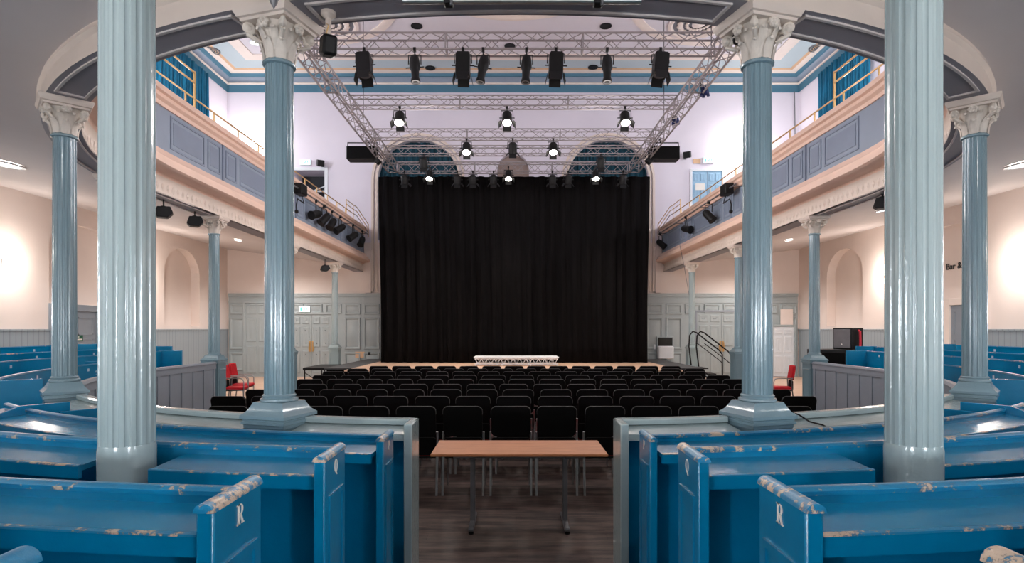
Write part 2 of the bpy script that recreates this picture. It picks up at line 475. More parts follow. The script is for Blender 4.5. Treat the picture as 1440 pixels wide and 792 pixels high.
# cornice bands round the upper walls
def room_band(name, prof, mat, label):
    mb = MB()
    P = [(-W, YR), (-W, YB), (W, YB), (W, YR)]
    N = [(1, 1), (1, -1), (-1, -1), (-1, 1)]
    V = []; n = len(prof)
    for p, q in zip(P, N):
        for u, z in prof: V.append((p[0]+q[0]*u, p[1]+q[1]*u, z))
    Fs = []
    for k in range(3):
        for i in range(n-1): Fs.append((k*n+i, k*n+i+1, (k+1)*n+i+1, (k+1)*n+i))
    mb.add(V, Fs)
    return struct(mb.build(name, [mat], fixn=False), label, 'cornice')
room_band('trim_frieze_band', [(0.02, 11.02), (0.02, 11.32)], 'cornice_blue', 'teal blue painted band round the top of the walls')
room_band('trim_cornice_bead', [(0.0, 11.32), (0.07, 11.32), (0.09, 11.36), (0.07, 11.38)], 'moulding_cream', 'cream bead of the wall cornice')
room_band('trim_cornice_cove', [(0.05, 11.38), (0.08, 11.46), (0.14, 11.52), (0.17, 11.55)], 'parapet_grey', 'grey cove of the wall cornice')
room_band('trim_cornice_fillet', [(0.17, 11.55), (0.24, 11.56), (0.30, 11.64)], 'cornice_blue', 'teal fillet of the wall cornice')
room_band('trim_cornice_line', [(0.30, 11.64), (0.36, 11.64), (0.42, 11.68), (0.50, 11.70)], 'moulding_cream', 'cream upper edge of the wall cornice')
room_band('trim_ochre_line', [(0.50, 11.685), (0.60, 11.685), (0.62, 11.70)], 'ochre_line', 'ochre line where cornice meets ceiling')

# ------------------------------------------------------------------ under-gallery ceiling and gallery floor
corner = math.degrees(math.atan2(W, YC-YR))
def under_surface(name, mat, za, zb, ua, label, cat, thick=None):
    phis = sorted(set([-90 + 3*i for i in range(61)] + [corner, -corner]))
    inner = []; outer = []
    for y in frange(YB, YC+0.2, -1.5): inner.append((-A_-ua, y)); outer.append((-W, y))
    for ph in phis:
        p = math.radians(ph); r = rad(p)+ua
        inner.append((r*math.sin(p), YC-r*math.cos(p)))
        kx = W/abs(math.sin(p)) if abs(math.sin(p)) > 1e-6 else 1e9
        ky = (YC-YR)/math.cos(p) if math.cos(p) > 1e-6 else 1e9
        k = min(kx, ky); outer.append((k*math.sin(p), YC-k*math.cos(p)))
    for y in reversed(frange(YB, YC+0.2, -1.5)): inner.append((A_+ua, y)); outer.append((W, y))
    mb = MB(); n = 6; V = []; Fs = []
    for a, b in zip(inner, outer):
        for i in range(n+1):
            t = i/n; V.append((a[0]+(b[0]-a[0])*t, a[1]+(b[1]-a[1])*t, za+(zb-za)*t))
    for k in range(len(inner)-1):
        for i in range(n): Fs.append((k*(n+1)+i, k*(n+1)+i+1, (k+1)*(n+1)+i+1, (k+1)*(n+1)+i))
    mb.add(V, Fs)
    return struct(mb.build(name, [mat], fixn=False, ang=60), label, cat)
under_surface('ceiling_under_gallery', 'under_ceiling', ZC0, ZC1, 0.19, 'sloping plaster ceiling under the gallery', 'ceiling')
under_surface('floor_gallery', 'tier_floor', 5.0, 5.4, 0.02, 'raked floor of the gallery', 'floor')

# ------------------------------------------------------------------ gallery front
GP = horseshoe(y_left=YEND, y_right=YEND); GN = normals(GP)
gal = thing('gallery_front', 'curved horseshoe gallery front on fluted columns with grey panelled parapet', 'gallery', (0, 0, 0), kind='structure')
MB().sweep(GP, GN, [(0.0, 4.32), (0.20, 4.32), (0.20, 4.27), (0.215, 4.25), (0.185, 4.22), (0.185, ZS), (0.0, ZS+0.02)], False).build('outer_fascia', ['cream'], gal)
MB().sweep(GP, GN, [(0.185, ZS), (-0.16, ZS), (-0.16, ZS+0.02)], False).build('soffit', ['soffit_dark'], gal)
# white beads on the soffit, one panel per bay
edges = []
def straight_pt(s, y): return (s*A_, y)
cuts = [-78.5, -47.6, -17.0, 17.0, 47.6, 78.5]
mb = MB()
def bead(P, u0, u1): mb.sweep(P, normals(P), [(u0, ZS+0.005), (u0, ZS-0.014), (u1, ZS-0.014), (u1, ZS+0.005)], True)
def cross(p, nrm, tan):
    ex = Vector((nrm[0], nrm[1], 0)); ey = Vector((tan[0], tan[1], 0))
    R = Matrix((ex, ey, Vector((0, 0, 1)))).transposed()
    c = Vector((p[0], p[1], ZS-0.005)) + ex*0.015
    mb.box(c, (0.25, 0.022, 0.02), 0, R)
for a, b in zip(cuts[:-1], cuts[1:]):
    P = horseshoe(a+2.9, b-2.9, 1.5)
    bead(P, 0.115, 0.138); bead(P, -0.112, -0.09)
    for k in (0, -1):
        N = normals(P)[k]; cross(P[k], N, (-N[1], N[0]))
for s in (-1, 1):
    P = [(s*A_, 10.0+0.0), (s*A_, 11.3)]
    ph = [cpt(math.radians(s*a)) for a in (81.4, 84, 87, 90)] + [(s*A_, 10.3), (s*A_, 11.28)]
    if s < 0: ph = ph[::-1]
    bead(ph, 0.115, 0.138); bead(ph, -0.112, -0.09)
mb.build('soffit_moulding', ['white_line'], gal)
MB().sweep(GP, GN, [(-0.16, ZS), (-0.16, ZS+0.035), (-0.135, ZS+0.05), (-0.125, 4.16), (-0.12, 4.26), (-0.135, 4.33), (-0.17, 4.36)], False).build('frieze', ['cream'], gal)
# leaf ornament of the frieze
mb = MB()
acc = 0.0; last = GP[0]
for i in range(len(GP)-1):
    a = Vector(GP[i]); b = Vector(GP[i+1]); L = (b-a).length; t = acc
    while t < L:
        p = a+(b-a)*(t/L); n = GN[i]
        c = Vector((p.x - n[0]*0.128, p.y - n[1]*0.128, 4.21))
        ex = Vector((n[0], n[1], 0)); ey = Vector((-n[1], n[0], 0))
        V = [c - ex*0.02, c + ey*0.04 + Vector((0,0,0.0)), c + Vector((0,0,0.075)), c - ey*0.04, c - Vector((0,0,0.075))]
        mb.add(V, [(0,1,2), (0,2,3), (0,3,4), (0,4,1)])
        t += 0.15
    acc = t - L
mb.build('frieze_ornament', ['cream'], gal, smooth=False)
MB().sweep(GP, GN, [(-0.17, 4.36), (-0.20, 4.40), (-0.42, 4.42), (-0.46, 4.45), (-0.46, 4.53), (-0.40, 4.56), (-0.40, 4.60), (-0.33, 4.66), (-0.30, 4.74), (-0.22, 4.78), (-0.18, 4.80)], False).build('cornice', ['coral'], gal)
MB().sweep(GP, GN, [(-0.18, 4.79), (-0.18, 5.52)], False).build('parapet', ['parapet_grey'], gal)
MB().sweep(GP, GN, [(-0.17, 5.50), (-0.21, 5.50), (-0.22, 5.56), (-0.27, 5.60), (-0.27, 5.66), (-0.32, 5.68), (-0.32, 5.76), (-0.29, 5.79), (0.0, 5.79), (0.0, 4.95)], False).build('cap_rail', ['coral'], gal)
# raised panel mouldings along the straight sides
def panel_frame(mb, s, y0, y1, z0, z1):
    x = s*(A_-0.18); d = 0.014; w = 0.032
    xa, xb = x, x - s*d
    mb.b2(xa, xb, y0, y1, z0, z0+w); mb.b2(xa, xb, y0, y1, z1-w, z1)
    mb.b2(xa, xb, y0, y0+w, z0+w, z1-w); mb.b2(xa, xb, y1-w, y1, z0+w, z1-w)
    mb.b2(xa, x - s*0.008, y0+0.09, y1-0.09, z0+0.09, z1-0.09)
for s in (-1, 1):
    for y0, y1 in ((7.9+1.9, 11.6), (11.6, 15.49), (15.49, 19.5), (19.5, 22.5)):
        mb = MB()
        mb.b2(s*(A_-0.18), s*(A_-0.21), y1-0.05, y1+0.02, 4.80, 5.5)
        panel_frame(mb, s, y0+0.1, y0+0.55, 4.88, 5.44) if y0 > 10 else None
        panel_frame(mb, s, y0+(0.7 if y0 > 10 else 0.0), y1-0.72, 4.88, 5.44)
        panel_frame(mb, s, y1-0.6, y1-0.14, 4.88, 5.44)
        mb.build('parapet_panel', ['parapet_line'], gal)

# ------------------------------------------------------------------ gold gallery railings
for s, nm in ((-1, 'left'), (1, 'right')):
    X = s*(A_-0.10)
    t = thing('gallery_railing', 'thin brass railing along the top of the %s gallery parapet' % nm, 'railing', (X, 15.0, 5.79))
    mb = MB(); mb.tube((0, -7.2, 0.29), (0, 6.3, 0.29), 0.016, n=8); mb.build('rail', ['brass'], t)
    for y in frange(8.4, 21.4, 1.0):
        mb = MB(); mb.b2(-0.012, 0.012, y-15.0-0.014, y-15.0+0.014, 0.0, 0.28); mb.build('post', ['brass'], t)
    t = thing('gangway_guard_rail', 'raised two-bar brass guard rail on the %s gallery in front of the teal curtain' % nm, 'railing', (X, 9.75, 5.79))
    for y in (0.95, -0.9):
        mb = MB(); mb.b2(-0.016, 0.016, y-0.02, y+0.02, 0.0, 0.79); mb.build('post', ['brass'], t)
    for z in (0.77, 0.58):
        mb = MB(); mb.tube((0, -0.9, z), (0, 0.95, z), 0.018, n=8); mb.build('rail', ['brass'], t)
    t = thing('gallery_stair_rail', 'metal rail stepping down the %s gallery end beside the black curtain' % nm, 'railing', (X, 21.4, 5.79))
    for z in (0.62, 0.46, 0.3):
        mb = MB(); mb.path([(0, -0.9, z), (0, 0.0, z), (s*-0.03, 0.35, z), (-s*0.32, 0.95, z-0.55)], 0.014, 6); mb.build('rail', ['brass' if z > 0.4 else 'alu'], t)
    for y in (-0.9, 0.0):
        mb = MB(); mb.tube((0, y, 0.0), (0, y, 0.62), 0.014, n=6); mb.build('post', ['brass'], t)
    mb = MB(); mb.tube((-s*0.32, 0.95, -0.4), (-s*0.32, 0.95, 0.1), 0.014, n=6); mb.build('post', ['brass'], t)

# ------------------------------------------------------------------ columns
NF = 16
def flute(r, a, z):
    u = (a*NF/(2*PI)) % 1.0
    w = abs(u-0.5)*2
    k = 0 if w > 0.6 else math.sqrt(max(0.0, 1-(w/0.6)**2))
    return r*(1-0.062*k)
def shaft_mesh(z0, z1, r0, r1, mat, plain=0.0):
    mb = MB()
    if plain: mb.lathe([(r0*1.03, z0), (r0*1.03, z0+plain-0.02), (r0*1.0, z0+plain)], 48); z0 += plain-0.01
    prof = [(r0 + (r1-r0)*(i/6), z0+(z1-z0)*i/6) for i in range(7)]
    mb.lathe(prof, NF*10, rf=flute)
    return mb
SHR0, SHR1 = 0.103, 0.095
def make_capital(parent):
    mb = MB()
    mb.lathe([(0.10, 0.0), (0.102, 0.06), (0.108, 0.14), (0.125, 0.2), (0.15, 0.235), (0.155, 0.245)], 32)
    cap = mb.build('capital', ['cream_old'], parent)
    cap.location = (0, 0, 3.745)
    # leaves
    mb = MB()
    for tier, (zb, zt, ob, n, a0) in enumerate(((0.0, 0.13, 0.018, 8, 0.0), (0.05, 0.20, 0.03, 8, PI/8))):
        for i in range(n):
            a = a0 + 2*PI*i/n; ca, sa = math.cos(a), math.sin(a)
            secs = [(0.103, zb, 0.032), (0.111, zb+(zt-zb)*0.5, 0.036), (0.122+ob*0.6, zt-0.015, 0.028), (0.135+ob, zt, 0.018), (0.138+ob, zt-0.022, 0.008)]
            V = []; Fs = []
            for (r, z, w) in secs:
                for k, dr in ((-1, -0.004), (0, 0.007), (1, -0.004)):
                    V.append(((r+dr)*ca - k*w*sa, (r+dr)*sa + k*w*ca, z))
            for j in range(len(secs)-1):
                for k in range(2): Fs.append((j*3+k, j*3+k+1, (j+1)*3+k+1, (j+1)*3+k))
            mb.add(V, Fs)
    mb.build('acanthus_leaves', ['cream_old'], cap)
    # corner volutes and centre flowers
    for i in range(4):
        a = PI/4 + i*PI/2; ca, sa = math.cos(a), math.sin(a)
        mb = MB()
        pts = [(0.12*ca, 0.12*sa, 0.12)]
        for k in range(15):
            tt = k/14; an = -PI*0.55 + tt*PI*2.6; rr = 0.042*(1-0.72*tt)
            pts.append(((0.205+rr*math.cos(PI/2-an+PI/2)*0.9)*ca, (0.205+rr*math.cos(PI/2-an+PI/2)*0.9)*sa, 0.205+rr*math.sin(PI/2-an+PI/2)))
        mb.path(pts, 0.017, 8)
        mb.sphere((0.205*ca, 0.205*sa, 0.205), 0.03, 8, 6)
        mb.build('volute', ['cream_old'], cap)
    for i in range(4):
        a = i*PI/2; ca, sa = math.cos(a), math.sin(a)
        mb = MB()
        for k in range(6):
            b = 2*PI*k/6
            mb.sphere((0.165*ca - 0.026*math.cos(b)*sa, 0.165*sa + 0.026*math.cos(b)*ca, 0.225+0.026*math.sin(b)), 0.02, 8, 6)
        mb.sphere((0.175*ca, 0.175*sa, 0.225), 0.018, 8, 6)
        mb.build('flower', ['cream_old'], cap)
    mb = MB()
    mb.sqlathe([(0.18, 0.243), (0.185, 0.262), (0.20, 0.268), (0.205, 0.285), (0.215, 0.30), (0.215, 0.323)])
    mb.build('abacus', ['cream'], cap)
    return cap
def make_column(mat, pz):
    t = thing('fluted_column', 'x', 'column')
    mb = MB(); mb.sqlathe([(0.172, 0.0), (0.172, 0.12), (0.16, 0.14), (0.16, 1.16), (0.165, 1.17)]); ped = mb.build('pedestal', [mat], t)
    mb = MB()
    for i in range(4):
        R = Matrix.Rotation(i*PI/2, 3, 'Z')
        for c, sz in (((0.161, 0, 0.24), (0.014, 0.25, 0.025)), ((0.161, 0, 1.06), (0.014, 0.25, 0.025)), ((0.161, 0.115, 0.65), (0.014, 0.022, 0.8)), ((0.161, -0.115, 0.65), (0.014, 0.022, 0.8))):
            mb.box(R @ Vector(c), sz, 0, R)
    mb.build('pedestal_moulding', [mat], ped)
    mb = MB()
    mb.sqlathe([(0.166, 1.165), (0.166, 1.185), (0.178, 1.19), (0.178, 1.208), (0.170, 1.211), (0.170, 1.222), (0.184, 1.228), (0.184, 1.250), (0.174, 1.258), (0.158, 1.272), (0.144, 1.292), (0.130, 1.318), (0.122, 1.338)])
    mb.lathe([(0.118, 1.335), (0.130, 1.345), (0.128, 1.358), (0.112, 1.366), (0.116, 1.38), (0.106, 1.39)], 40)
    mb.build('base', [mat], t, ang=16)
    shaft_mesh(1.385, 3.73, SHR0, SHR1, mat).build('shaft', [mat], t, ang=25)
    mb = MB(); mb.lathe([(0.098, 3.715), (0.112, 3.722), (0.114, 3.735), (0.104, 3.748), (0.1, 3.752)], 32); mb.build('neck_ring', [mat], t)
    make_capital(t)
    return t
CW = {'a': 'rear fluted column beside the wooden table on the %s, its capital under the ring beam',
      'b': 'fluted blue column where the %s gallery curve turns beside the tall blue pews',
      'c': 'fluted column mostly hidden behind the nearest column on the %s',
      'd': 'slim fluted column at the front end of the %s grey fence',
      'e': 'slim fluted column on a grey pedestal halfway along the %s side aisle',
      'f': 'farthest thin fluted column beside the stage on the %s'}
proto = make_column('column_blue', 0)
proto_far = None
first = True
for side, nm, x, y, rz in COLS:
    lab = CW[nm] % side
    if nm == 'f':
        if proto_far is None: proto_far = make_column('grey_green', 0); o = proto_far; o['label'] = lab
        else: o = copy_tree(proto_far, lab)
    elif first: o = proto; first = False; o['label'] = lab
    else: o = copy_tree(proto, lab)
    o.location = (x, y, 0.0); o.rotation_euler = (0, 0, rz)
    o['group'] = 'fluted columns carrying the gallery'
# nearest pair rising through the pews
tp = None
for s, nm in ((-1, 'left'), (1, 'right')):
    lab = 'thick pale fluted column nearest the viewer on the %s, rising out of pew Q' % nm
    if tp is None:
        tp = thing('fluted_column', lab, 'column', group='pale columns rising through the rear pews')
        shaft_mesh(0.25, 4.18, 0.099, 0.096, 'grey_green', plain=1.145).build('shaft', ['grey_green'], tp, ang=25)
        mb = MB(); mb.sqlathe([(0.15, 0.0), (0.15, 0.2), (0.13, 0.26)]); mb.build('base', ['grey_green'], tp)
        mb = MB(); mb.lathe([(0.1, 4.15), (0.115, 4.17), (0.12, 4.2), (0.16, 4.34)], 32); mb.build('capital', ['cream_old'], tp)
        o = tp
    else: o = copy_tree(tp, lab)
    o.location = (s*1.57-0.012, 2.33, 0)

# ------------------------------------------------------------------ pews
def polar(r, ph): return (r*math.sin(ph), YC - r*math.cos(ph))
def arc_pts(s, r, d0, d1, step=2.0, ystr=None):
    """points from the aisle outwards on side s; degrees; then straight to ystr"""
    n = max(2, int(abs(d1-d0)/step)+1)
    P = [polar(r, s*math.radians(d0+(d1-d0)*i/(n-1))) for i in range(n)]
    if ystr: P += [(s*r, y) for y in frange(YC+0.8, ystr-0.4, 0.8)] + [(s*r, ystr)]
    return P
def rnormals(s, P):
    N = normals(P)
    return N if s > 0 else [(-a, -b) for a, b in N]
def letter_mesh(ch):
    """strokes in (u,v), height 1"""
    quads = []; mb = []
    def st(x0, y0, x1, y1): quads.append([(x0, y0), (x1, y0), (x1, y1), (x0, y1)])
    def ringseg(cx, cy, rx, ry, a0, a1, w0, w1, n=14):
        for i in range(n):
            t0 = math.radians(a0+(a1-a0)*i/n); t1 = math.radians(a0+(a1-a0)*(i+1)/n)
            def wd(t): return w0 + (w1-w0)*abs(math.cos(t))
            P = [(cx+rx*math.cos(t0), cy+ry*math.sin(t0)), (cx+rx*math.cos(t1), cy+ry*math.sin(t1)),
                 (cx+(rx-wd(t1))*math.cos(t1), cy+(ry-w0)*math.sin(t1)), (cx+(rx-wd(t0))*math.cos(t0), cy+(ry-w0)*math.sin(t0))]
            quads.append(P)
    if ch in 'RP':
        st(0.08, 0, 0.24, 1); st(0.0, 0, 0.32, 0.06); st(0.0, 0.94, 0.3, 1)
        st(0.24, 0.94, 0.36, 1); st(0.24, 0.46, 0.36, 0.52)
        ringseg(0.36, 0.73, 0.27, 0.27, -90, 90, 0.06, 0.15)
        if ch == 'R':
            quads.append([(0.30, 0.50), (0.46, 0.50), (0.68, 0.03), (0.52, 0.03)]); st(0.5, 0, 0.74, 0.06)
    else:
        ringseg(0.36, 0.52, 0.36, 0.5, 0, 360, 0.06, 0.15, 28)
        quads.append([(0.3, 0.1), (0.42, 0.14), (0.66, -0.16), (0.5, -0.16)])
    return quads
def add_letter(parent, s, ch, y, z, h, xface):
    """letter on the aisle face of an end panel, read from the aisle"""
    mb = MB()
    for q in letter_mesh(ch):
        # text direction along the panel: on the left panel reading goes away from the viewer, on the right towards
        sg = 1 if s < 0 else -1
        fn = lambda u, v, t: (xface - s*t, y + sg*(u-0.35)*h, z + v*h)
        mb.prism(q, fn, 0.0, 0.002)
    return mb.build('letter', ['letter_white'], parent, smooth=False)

def pew(s, side, row, r, ztop, zfloor, d1, y_far, label, letter=None, mat='blue_paint', gaps=(), shelf_w=0.16, shelf_drop=0.02, chip=True, divider=None, grp='blue pews curving round the rear of the hall', end_len=0.25, xin=0.683, shift_x=0.0):
    t = thing('box_pew', label, 'pew', (s*1.2, YC-r, zfloor), group=grp)
    off = Vector((-s*1.2, -(YC-r), -zfloor))
    def fin(o): o.location = off; return o
    dA = math.degrees(math.asin((xin+0.035)/r))
    P = arc_pts(s, r, dA, d1, 1.5); N = rnormals(s, P)
    tk = 0.034
    # back board with a rounded worn top
    zt = ztop-0.018
    mb = MB()
    mb.sweep(P, N, [(-tk, zfloor-0.1), (-tk, zt-0.02), (0, zt-0.02), (0, zfloor-0.1)], True, 0)
    mb.sweep(P, N, [(-tk-0.004, zt-0.02), (-tk-0.006, zt-0.008), (-tk*0.8, zt), (-tk*0.2, zt), (0.006, zt-0.008), (0.004, zt-0.02)], True, 1)
    fin(mb.build('back_board', [mat, 'blue_worn' if mat == 'blue_paint' else mat], t))
    # book shelf on the side of the people behind, split by gaps (degrees)
    cuts = [dA]
    for g0, g1 in gaps: cuts += [g0, g1]
    cuts.append(d1)
    for a, b in zip(cuts[0::2], cuts[1::2]):
        Q = arc_pts(s, r, a, b, 1.5); M = rnormals(s, Q)
        zs = ztop-0.06
        mb = MB()
        mb.sweep(Q, M, [(0, zs), (shelf_w, zs-shelf_drop), (shelf_w, zs-shelf_drop-0.022), (0, zs-0.022)], True, 0)
        sh = fin(mb.build('book_shelf', [mat], t))
        mb = MB()
        mb.sweep(Q, M, [(shelf_w-0.002, zs-shelf_drop+0.004), (shelf_w+0.012, zs-shelf_drop+0.002), (shelf_w+0.013, zs-shelf_drop-0.003), (shelf_w-0.002, zs-shelf_drop-0.003)], True, 1)
        mb.sweep(Q, M, [(shelf_w-0.004, zs-shelf_drop), (shelf_w+0.012, zs-shelf_drop), (shelf_w+0.012, zs-shelf_drop-0.05), (shelf_w-0.004, zs-shelf_drop-0.05)], True, 0)
        mb.build('shelf_lip', [mat, 'blue_edge' if mat == 'blue_paint' else mat], sh)
    # bench seat on the stage side
    PB_ = arc_pts(s, r, math.degrees(math.asin(1.15/r)), d1, 1.5); NB_ = rnormals(s, PB_)
    mb = MB(); zb = ztop-0.55
    mb.sweep(PB_, NB_, [(-tk-0.36, zb), (-tk-0.0, zb), (-tk-0.0, zb-0.03), (-tk-0.36, zb-0.03)], True)
    mb.sweep(PB_, NB_, [(-tk-0.30, zb-0.03), (-tk-0.27, zb-0.03), (-tk-0.27, zfloor-0.02), (-tk-0.30, zfloor-0.02)], True)
    fin(mb.build('bench_seat', [mat], t))
    # end panel on the aisle
    if end_len:
        y1 = y_far; y0 = y_far-end_len; x0 = s*xin; x1 = s*(xin+0.042)
        mb = MB()
        mb.b2(x0, x1, y0, y1, zfloor-0.12, ztop-0.014, 0)
        e = fin(mb.build('end_panel', [mat], t, bevel=0.006))
        mb = MB()
        n = 8; hw = 0.024; V = []
        prof = [(hw*math.cos(PI*i/n)*1.0, 0.022*math.sin(PI*i/n)) for i in range(n+1)]
        xc = (x0+x1)/2
        mb.prism([(u, v) for u, v in prof], lambda u, v, tt: (xc+u, tt, ztop-0.018+v), y0-0.006, y1+0.004, 0)
        mb.build('cap_strip', ['blue_edge' if (mat == 'blue_paint' and chip) else mat], e)
        mb = MB()
        xo = x0 - s*0.006
        # moulding of the sunk panel on the aisle face
        zt2 = ztop-0.17; z02 = zfloor+0.1
        mb.b2(x0, xo, y0+0.04, y1-0.035, zt2, zt2+0.02)
        mb.b2(x0, xo, y0+0.04, y0+0.058, z02, zt2); mb.b2(x0, xo, y1-0.053, y1-0.035, z02, zt2)
        mb.build('panel_moulding', [mat], e)
        if letter: add_letter(e, s, letter, (y0+y1)/2+0.0*s, ztop-0.085, 0.05, x0 - s*0.0005)
    t.location.x += shift_x
    if divider:
        dd = s*math.radians(divider); er = Vector((math.sin(dd), -math.cos(dd), 0)); et = Vector((-er.y, er.x, 0))
        prof = [(-0.28, zfloor), (-0.28, ztop+0.004), (0.03, ztop+0.004), (shelf_w+0.03, ztop-0.075), (shelf_w+0.03, ztop-0.14), (0.02, ztop-0.4), (0.02, zfloor)]
        c0 = Vector((0, YC, 0))
        mb = MB(); mb.prism(prof, lambda u, v, tt: tuple(c0 + er*(r+u) + et*tt + Vector((0, 0, v))), -0.017, 0.017)
        fin(mb.build('divider', [mat], t, bevel=0.004))
    return t

colph = math.degrees(math.atan2(1.575, YC-2.33)); cg = 0.101/7.55*57.3
for s, side in ((-1, 'left'), (1, 'right')):
    pew(s, side, 'P', 6.52, 1.275, 0.20, 39, 3.32, 'blue pew row marked P on the %s, closest behind the grey front desk' % side, 'P', divider=34.2, shelf_w=0.21, xin=0.70, shift_x=-0.02)
    pew(s, side, 'Q', 7.46, 1.395, 0.33, 34, 2.32, 'blue pew marked Q on the %s, the thick pale column standing in its shelf' % side, 'Q', gaps=[(10.4, colph+cg)], shelf_w=0.19, xin=0.662, shift_x=-0.047)
    pew(s, side, 'R', 8.27, 1.455, 0.42, 30, 1.56, 'worn blue pew row marked R on the %s, its glossy shelf lowest in view' % side, 'R', shelf_w=0.165, shelf_drop=0.018, xin=0.665, shift_x=-0.05)
    pew(s, side, 'S', 9.02, 1.535, 0.52, 26, 0.835, 'blue pew at the bottom %s corner, only its chipped end top showing' % side, None, shelf_w=0.16, xin=0.677, shift_x=-0.046)
# grey front desk (parapet in front of row P)
def fence(s, side, segs, desk, label, name, mat, ztop=1.225, with_end=True):
    t = thing(name, label, 'pew front' if desk else 'fence')
    for (d0, d1, ystr, y0s) in segs:
        if d0 is not None:
            n = max(2, int(abs(d1-d0)/1.5)+1)
            P = [cpt(s*math.radians(d0+(d1-d0)*i/(n-1))) for i in range(n)]
        else: P = []
        if ystr: P += [(s*A_, y) for y in frange(y0s, ystr-0.4, 0.7)] + [(s*A_, ystr)]
        N = rnormals(s, P)
        mb = MB(); mb.sweep(P, N, [(-0.115, 0.0), (-0.115, ztop-0.05), (-0.08, ztop-0.05), (-0.08, 0.0)], True)
        bd = mb.build('board', [mat], t)
        mb = MB(); mb.sweep(P, N, [(-0.145, ztop-0.05), (-0.15, ztop-0.03), (-0.13, ztop-0.012), (-0.12, ztop), (-0.06, ztop), (-0.05, ztop-0.012), (-0.05, ztop-0.04), (-0.07, ztop-0.05)], True)
        mb.build('cap_rail', [mat], t)
        # stiles of the panelling on the hall side
        mb = MB(); L = 0.0; nxt = 0.1
        for i in range(len(P)-1):
            a = Vector(P[i]); b = Vector(P[i+1]); l = (b-a).length
            while nxt < L+l:
                p = a+(b-a)*((nxt-L)/l); n = Vector((N[i][0], N[i][1], 0))
                R = Matrix((n, Vector((-n.y, n.x, 0)), Vector((0, 0, 1)))).transposed()
                mb.box(Vector((p.x, p.y, 0.6)) - n*0.123, (0.02, 0.07, 1.1), 0, R); nxt += 0.36
            L += l
        mb.sweep(P, N, [(-0.135, ztop-0.14), (-0.135, ztop-0.05), (-0.11, ztop-0.05), (-0.11, ztop-0.14)], True)
        mb.sweep(P, N, [(-0.135, 0.0), (-0.135, 0.18), (-0.11, 0.18), (-0.11, 0.0)], True)
        mb.build('stiles', [mat], bd)
        if desk:
            mb = MB(); mb.sweep(P, N, [(-0.08, 0.05), (-0.08, ztop-0.1), (-0.06, ztop-0.1), (-0.06, 0.05)], True)
            mb.build('lining', ['blue_paint'], bd)
            mb = MB(); zs = ztop-0.045
            mb.sweep(P, N, [(-0.08, zs), (0.13, zs-0.035), (0.13, zs-0.058), (-0.08, zs-0.023)], True)
            mb.sweep(P, N, [(0.122, zs-0.028), (0.14, zs-0.028), (0.14, zs-0.07), (0.122, zs-0.07)], True)
            mb.build('book_shelf', [mat], t)
    if with_end:
        mb = MB(); mb.b2(s*0.68, s*0.735, 3.80, 4.085, 0.0, ztop+0.004); mb.build('end_post', [mat], t, bevel=0.008)
    t.location.x += -0.017 if desk else 0.0
    return t
for s, side in ((-1, 'left'), (1, 'right')):
    fence(s, side, [(7.2, 15.2, None, 0), (18.9, 45.2, None, 0)], True, 'grey front desk with sloping shelf on the %s of the aisle by the table' % side, 'front_desk', 'grey_green')
    fence(s, side, [(50.2, 76.6, None, 0), (80.3, 90, 11.42, YC+0.5)], False, 'grey panelled fence along the %s side between the hall floor and the side pews' % side, 'panelled_fence', 'fence_grey', 1.215, False)
    # small blue bracket board crossing the grey desk
    mb = MB(); a = cpt(s*math.radians(33.0)); n = Vector((a[0], a[1]-YC, 0)).normalized()
    R = Matrix((n, Vector((-n.y, n.x, 0)), Vector((0, 0, 1)))).transposed()
    mb.box(Vector((a[0], a[1], 0.6)) + n*0.30, (0.30, 0.03, 1.25), 0, R)
    o = mb.build('seat_divider', ['blue_paint'], bevel=0.005)
    tag(o, 'small blue dividing board against the grey front desk on the %s' % side, 'divider')

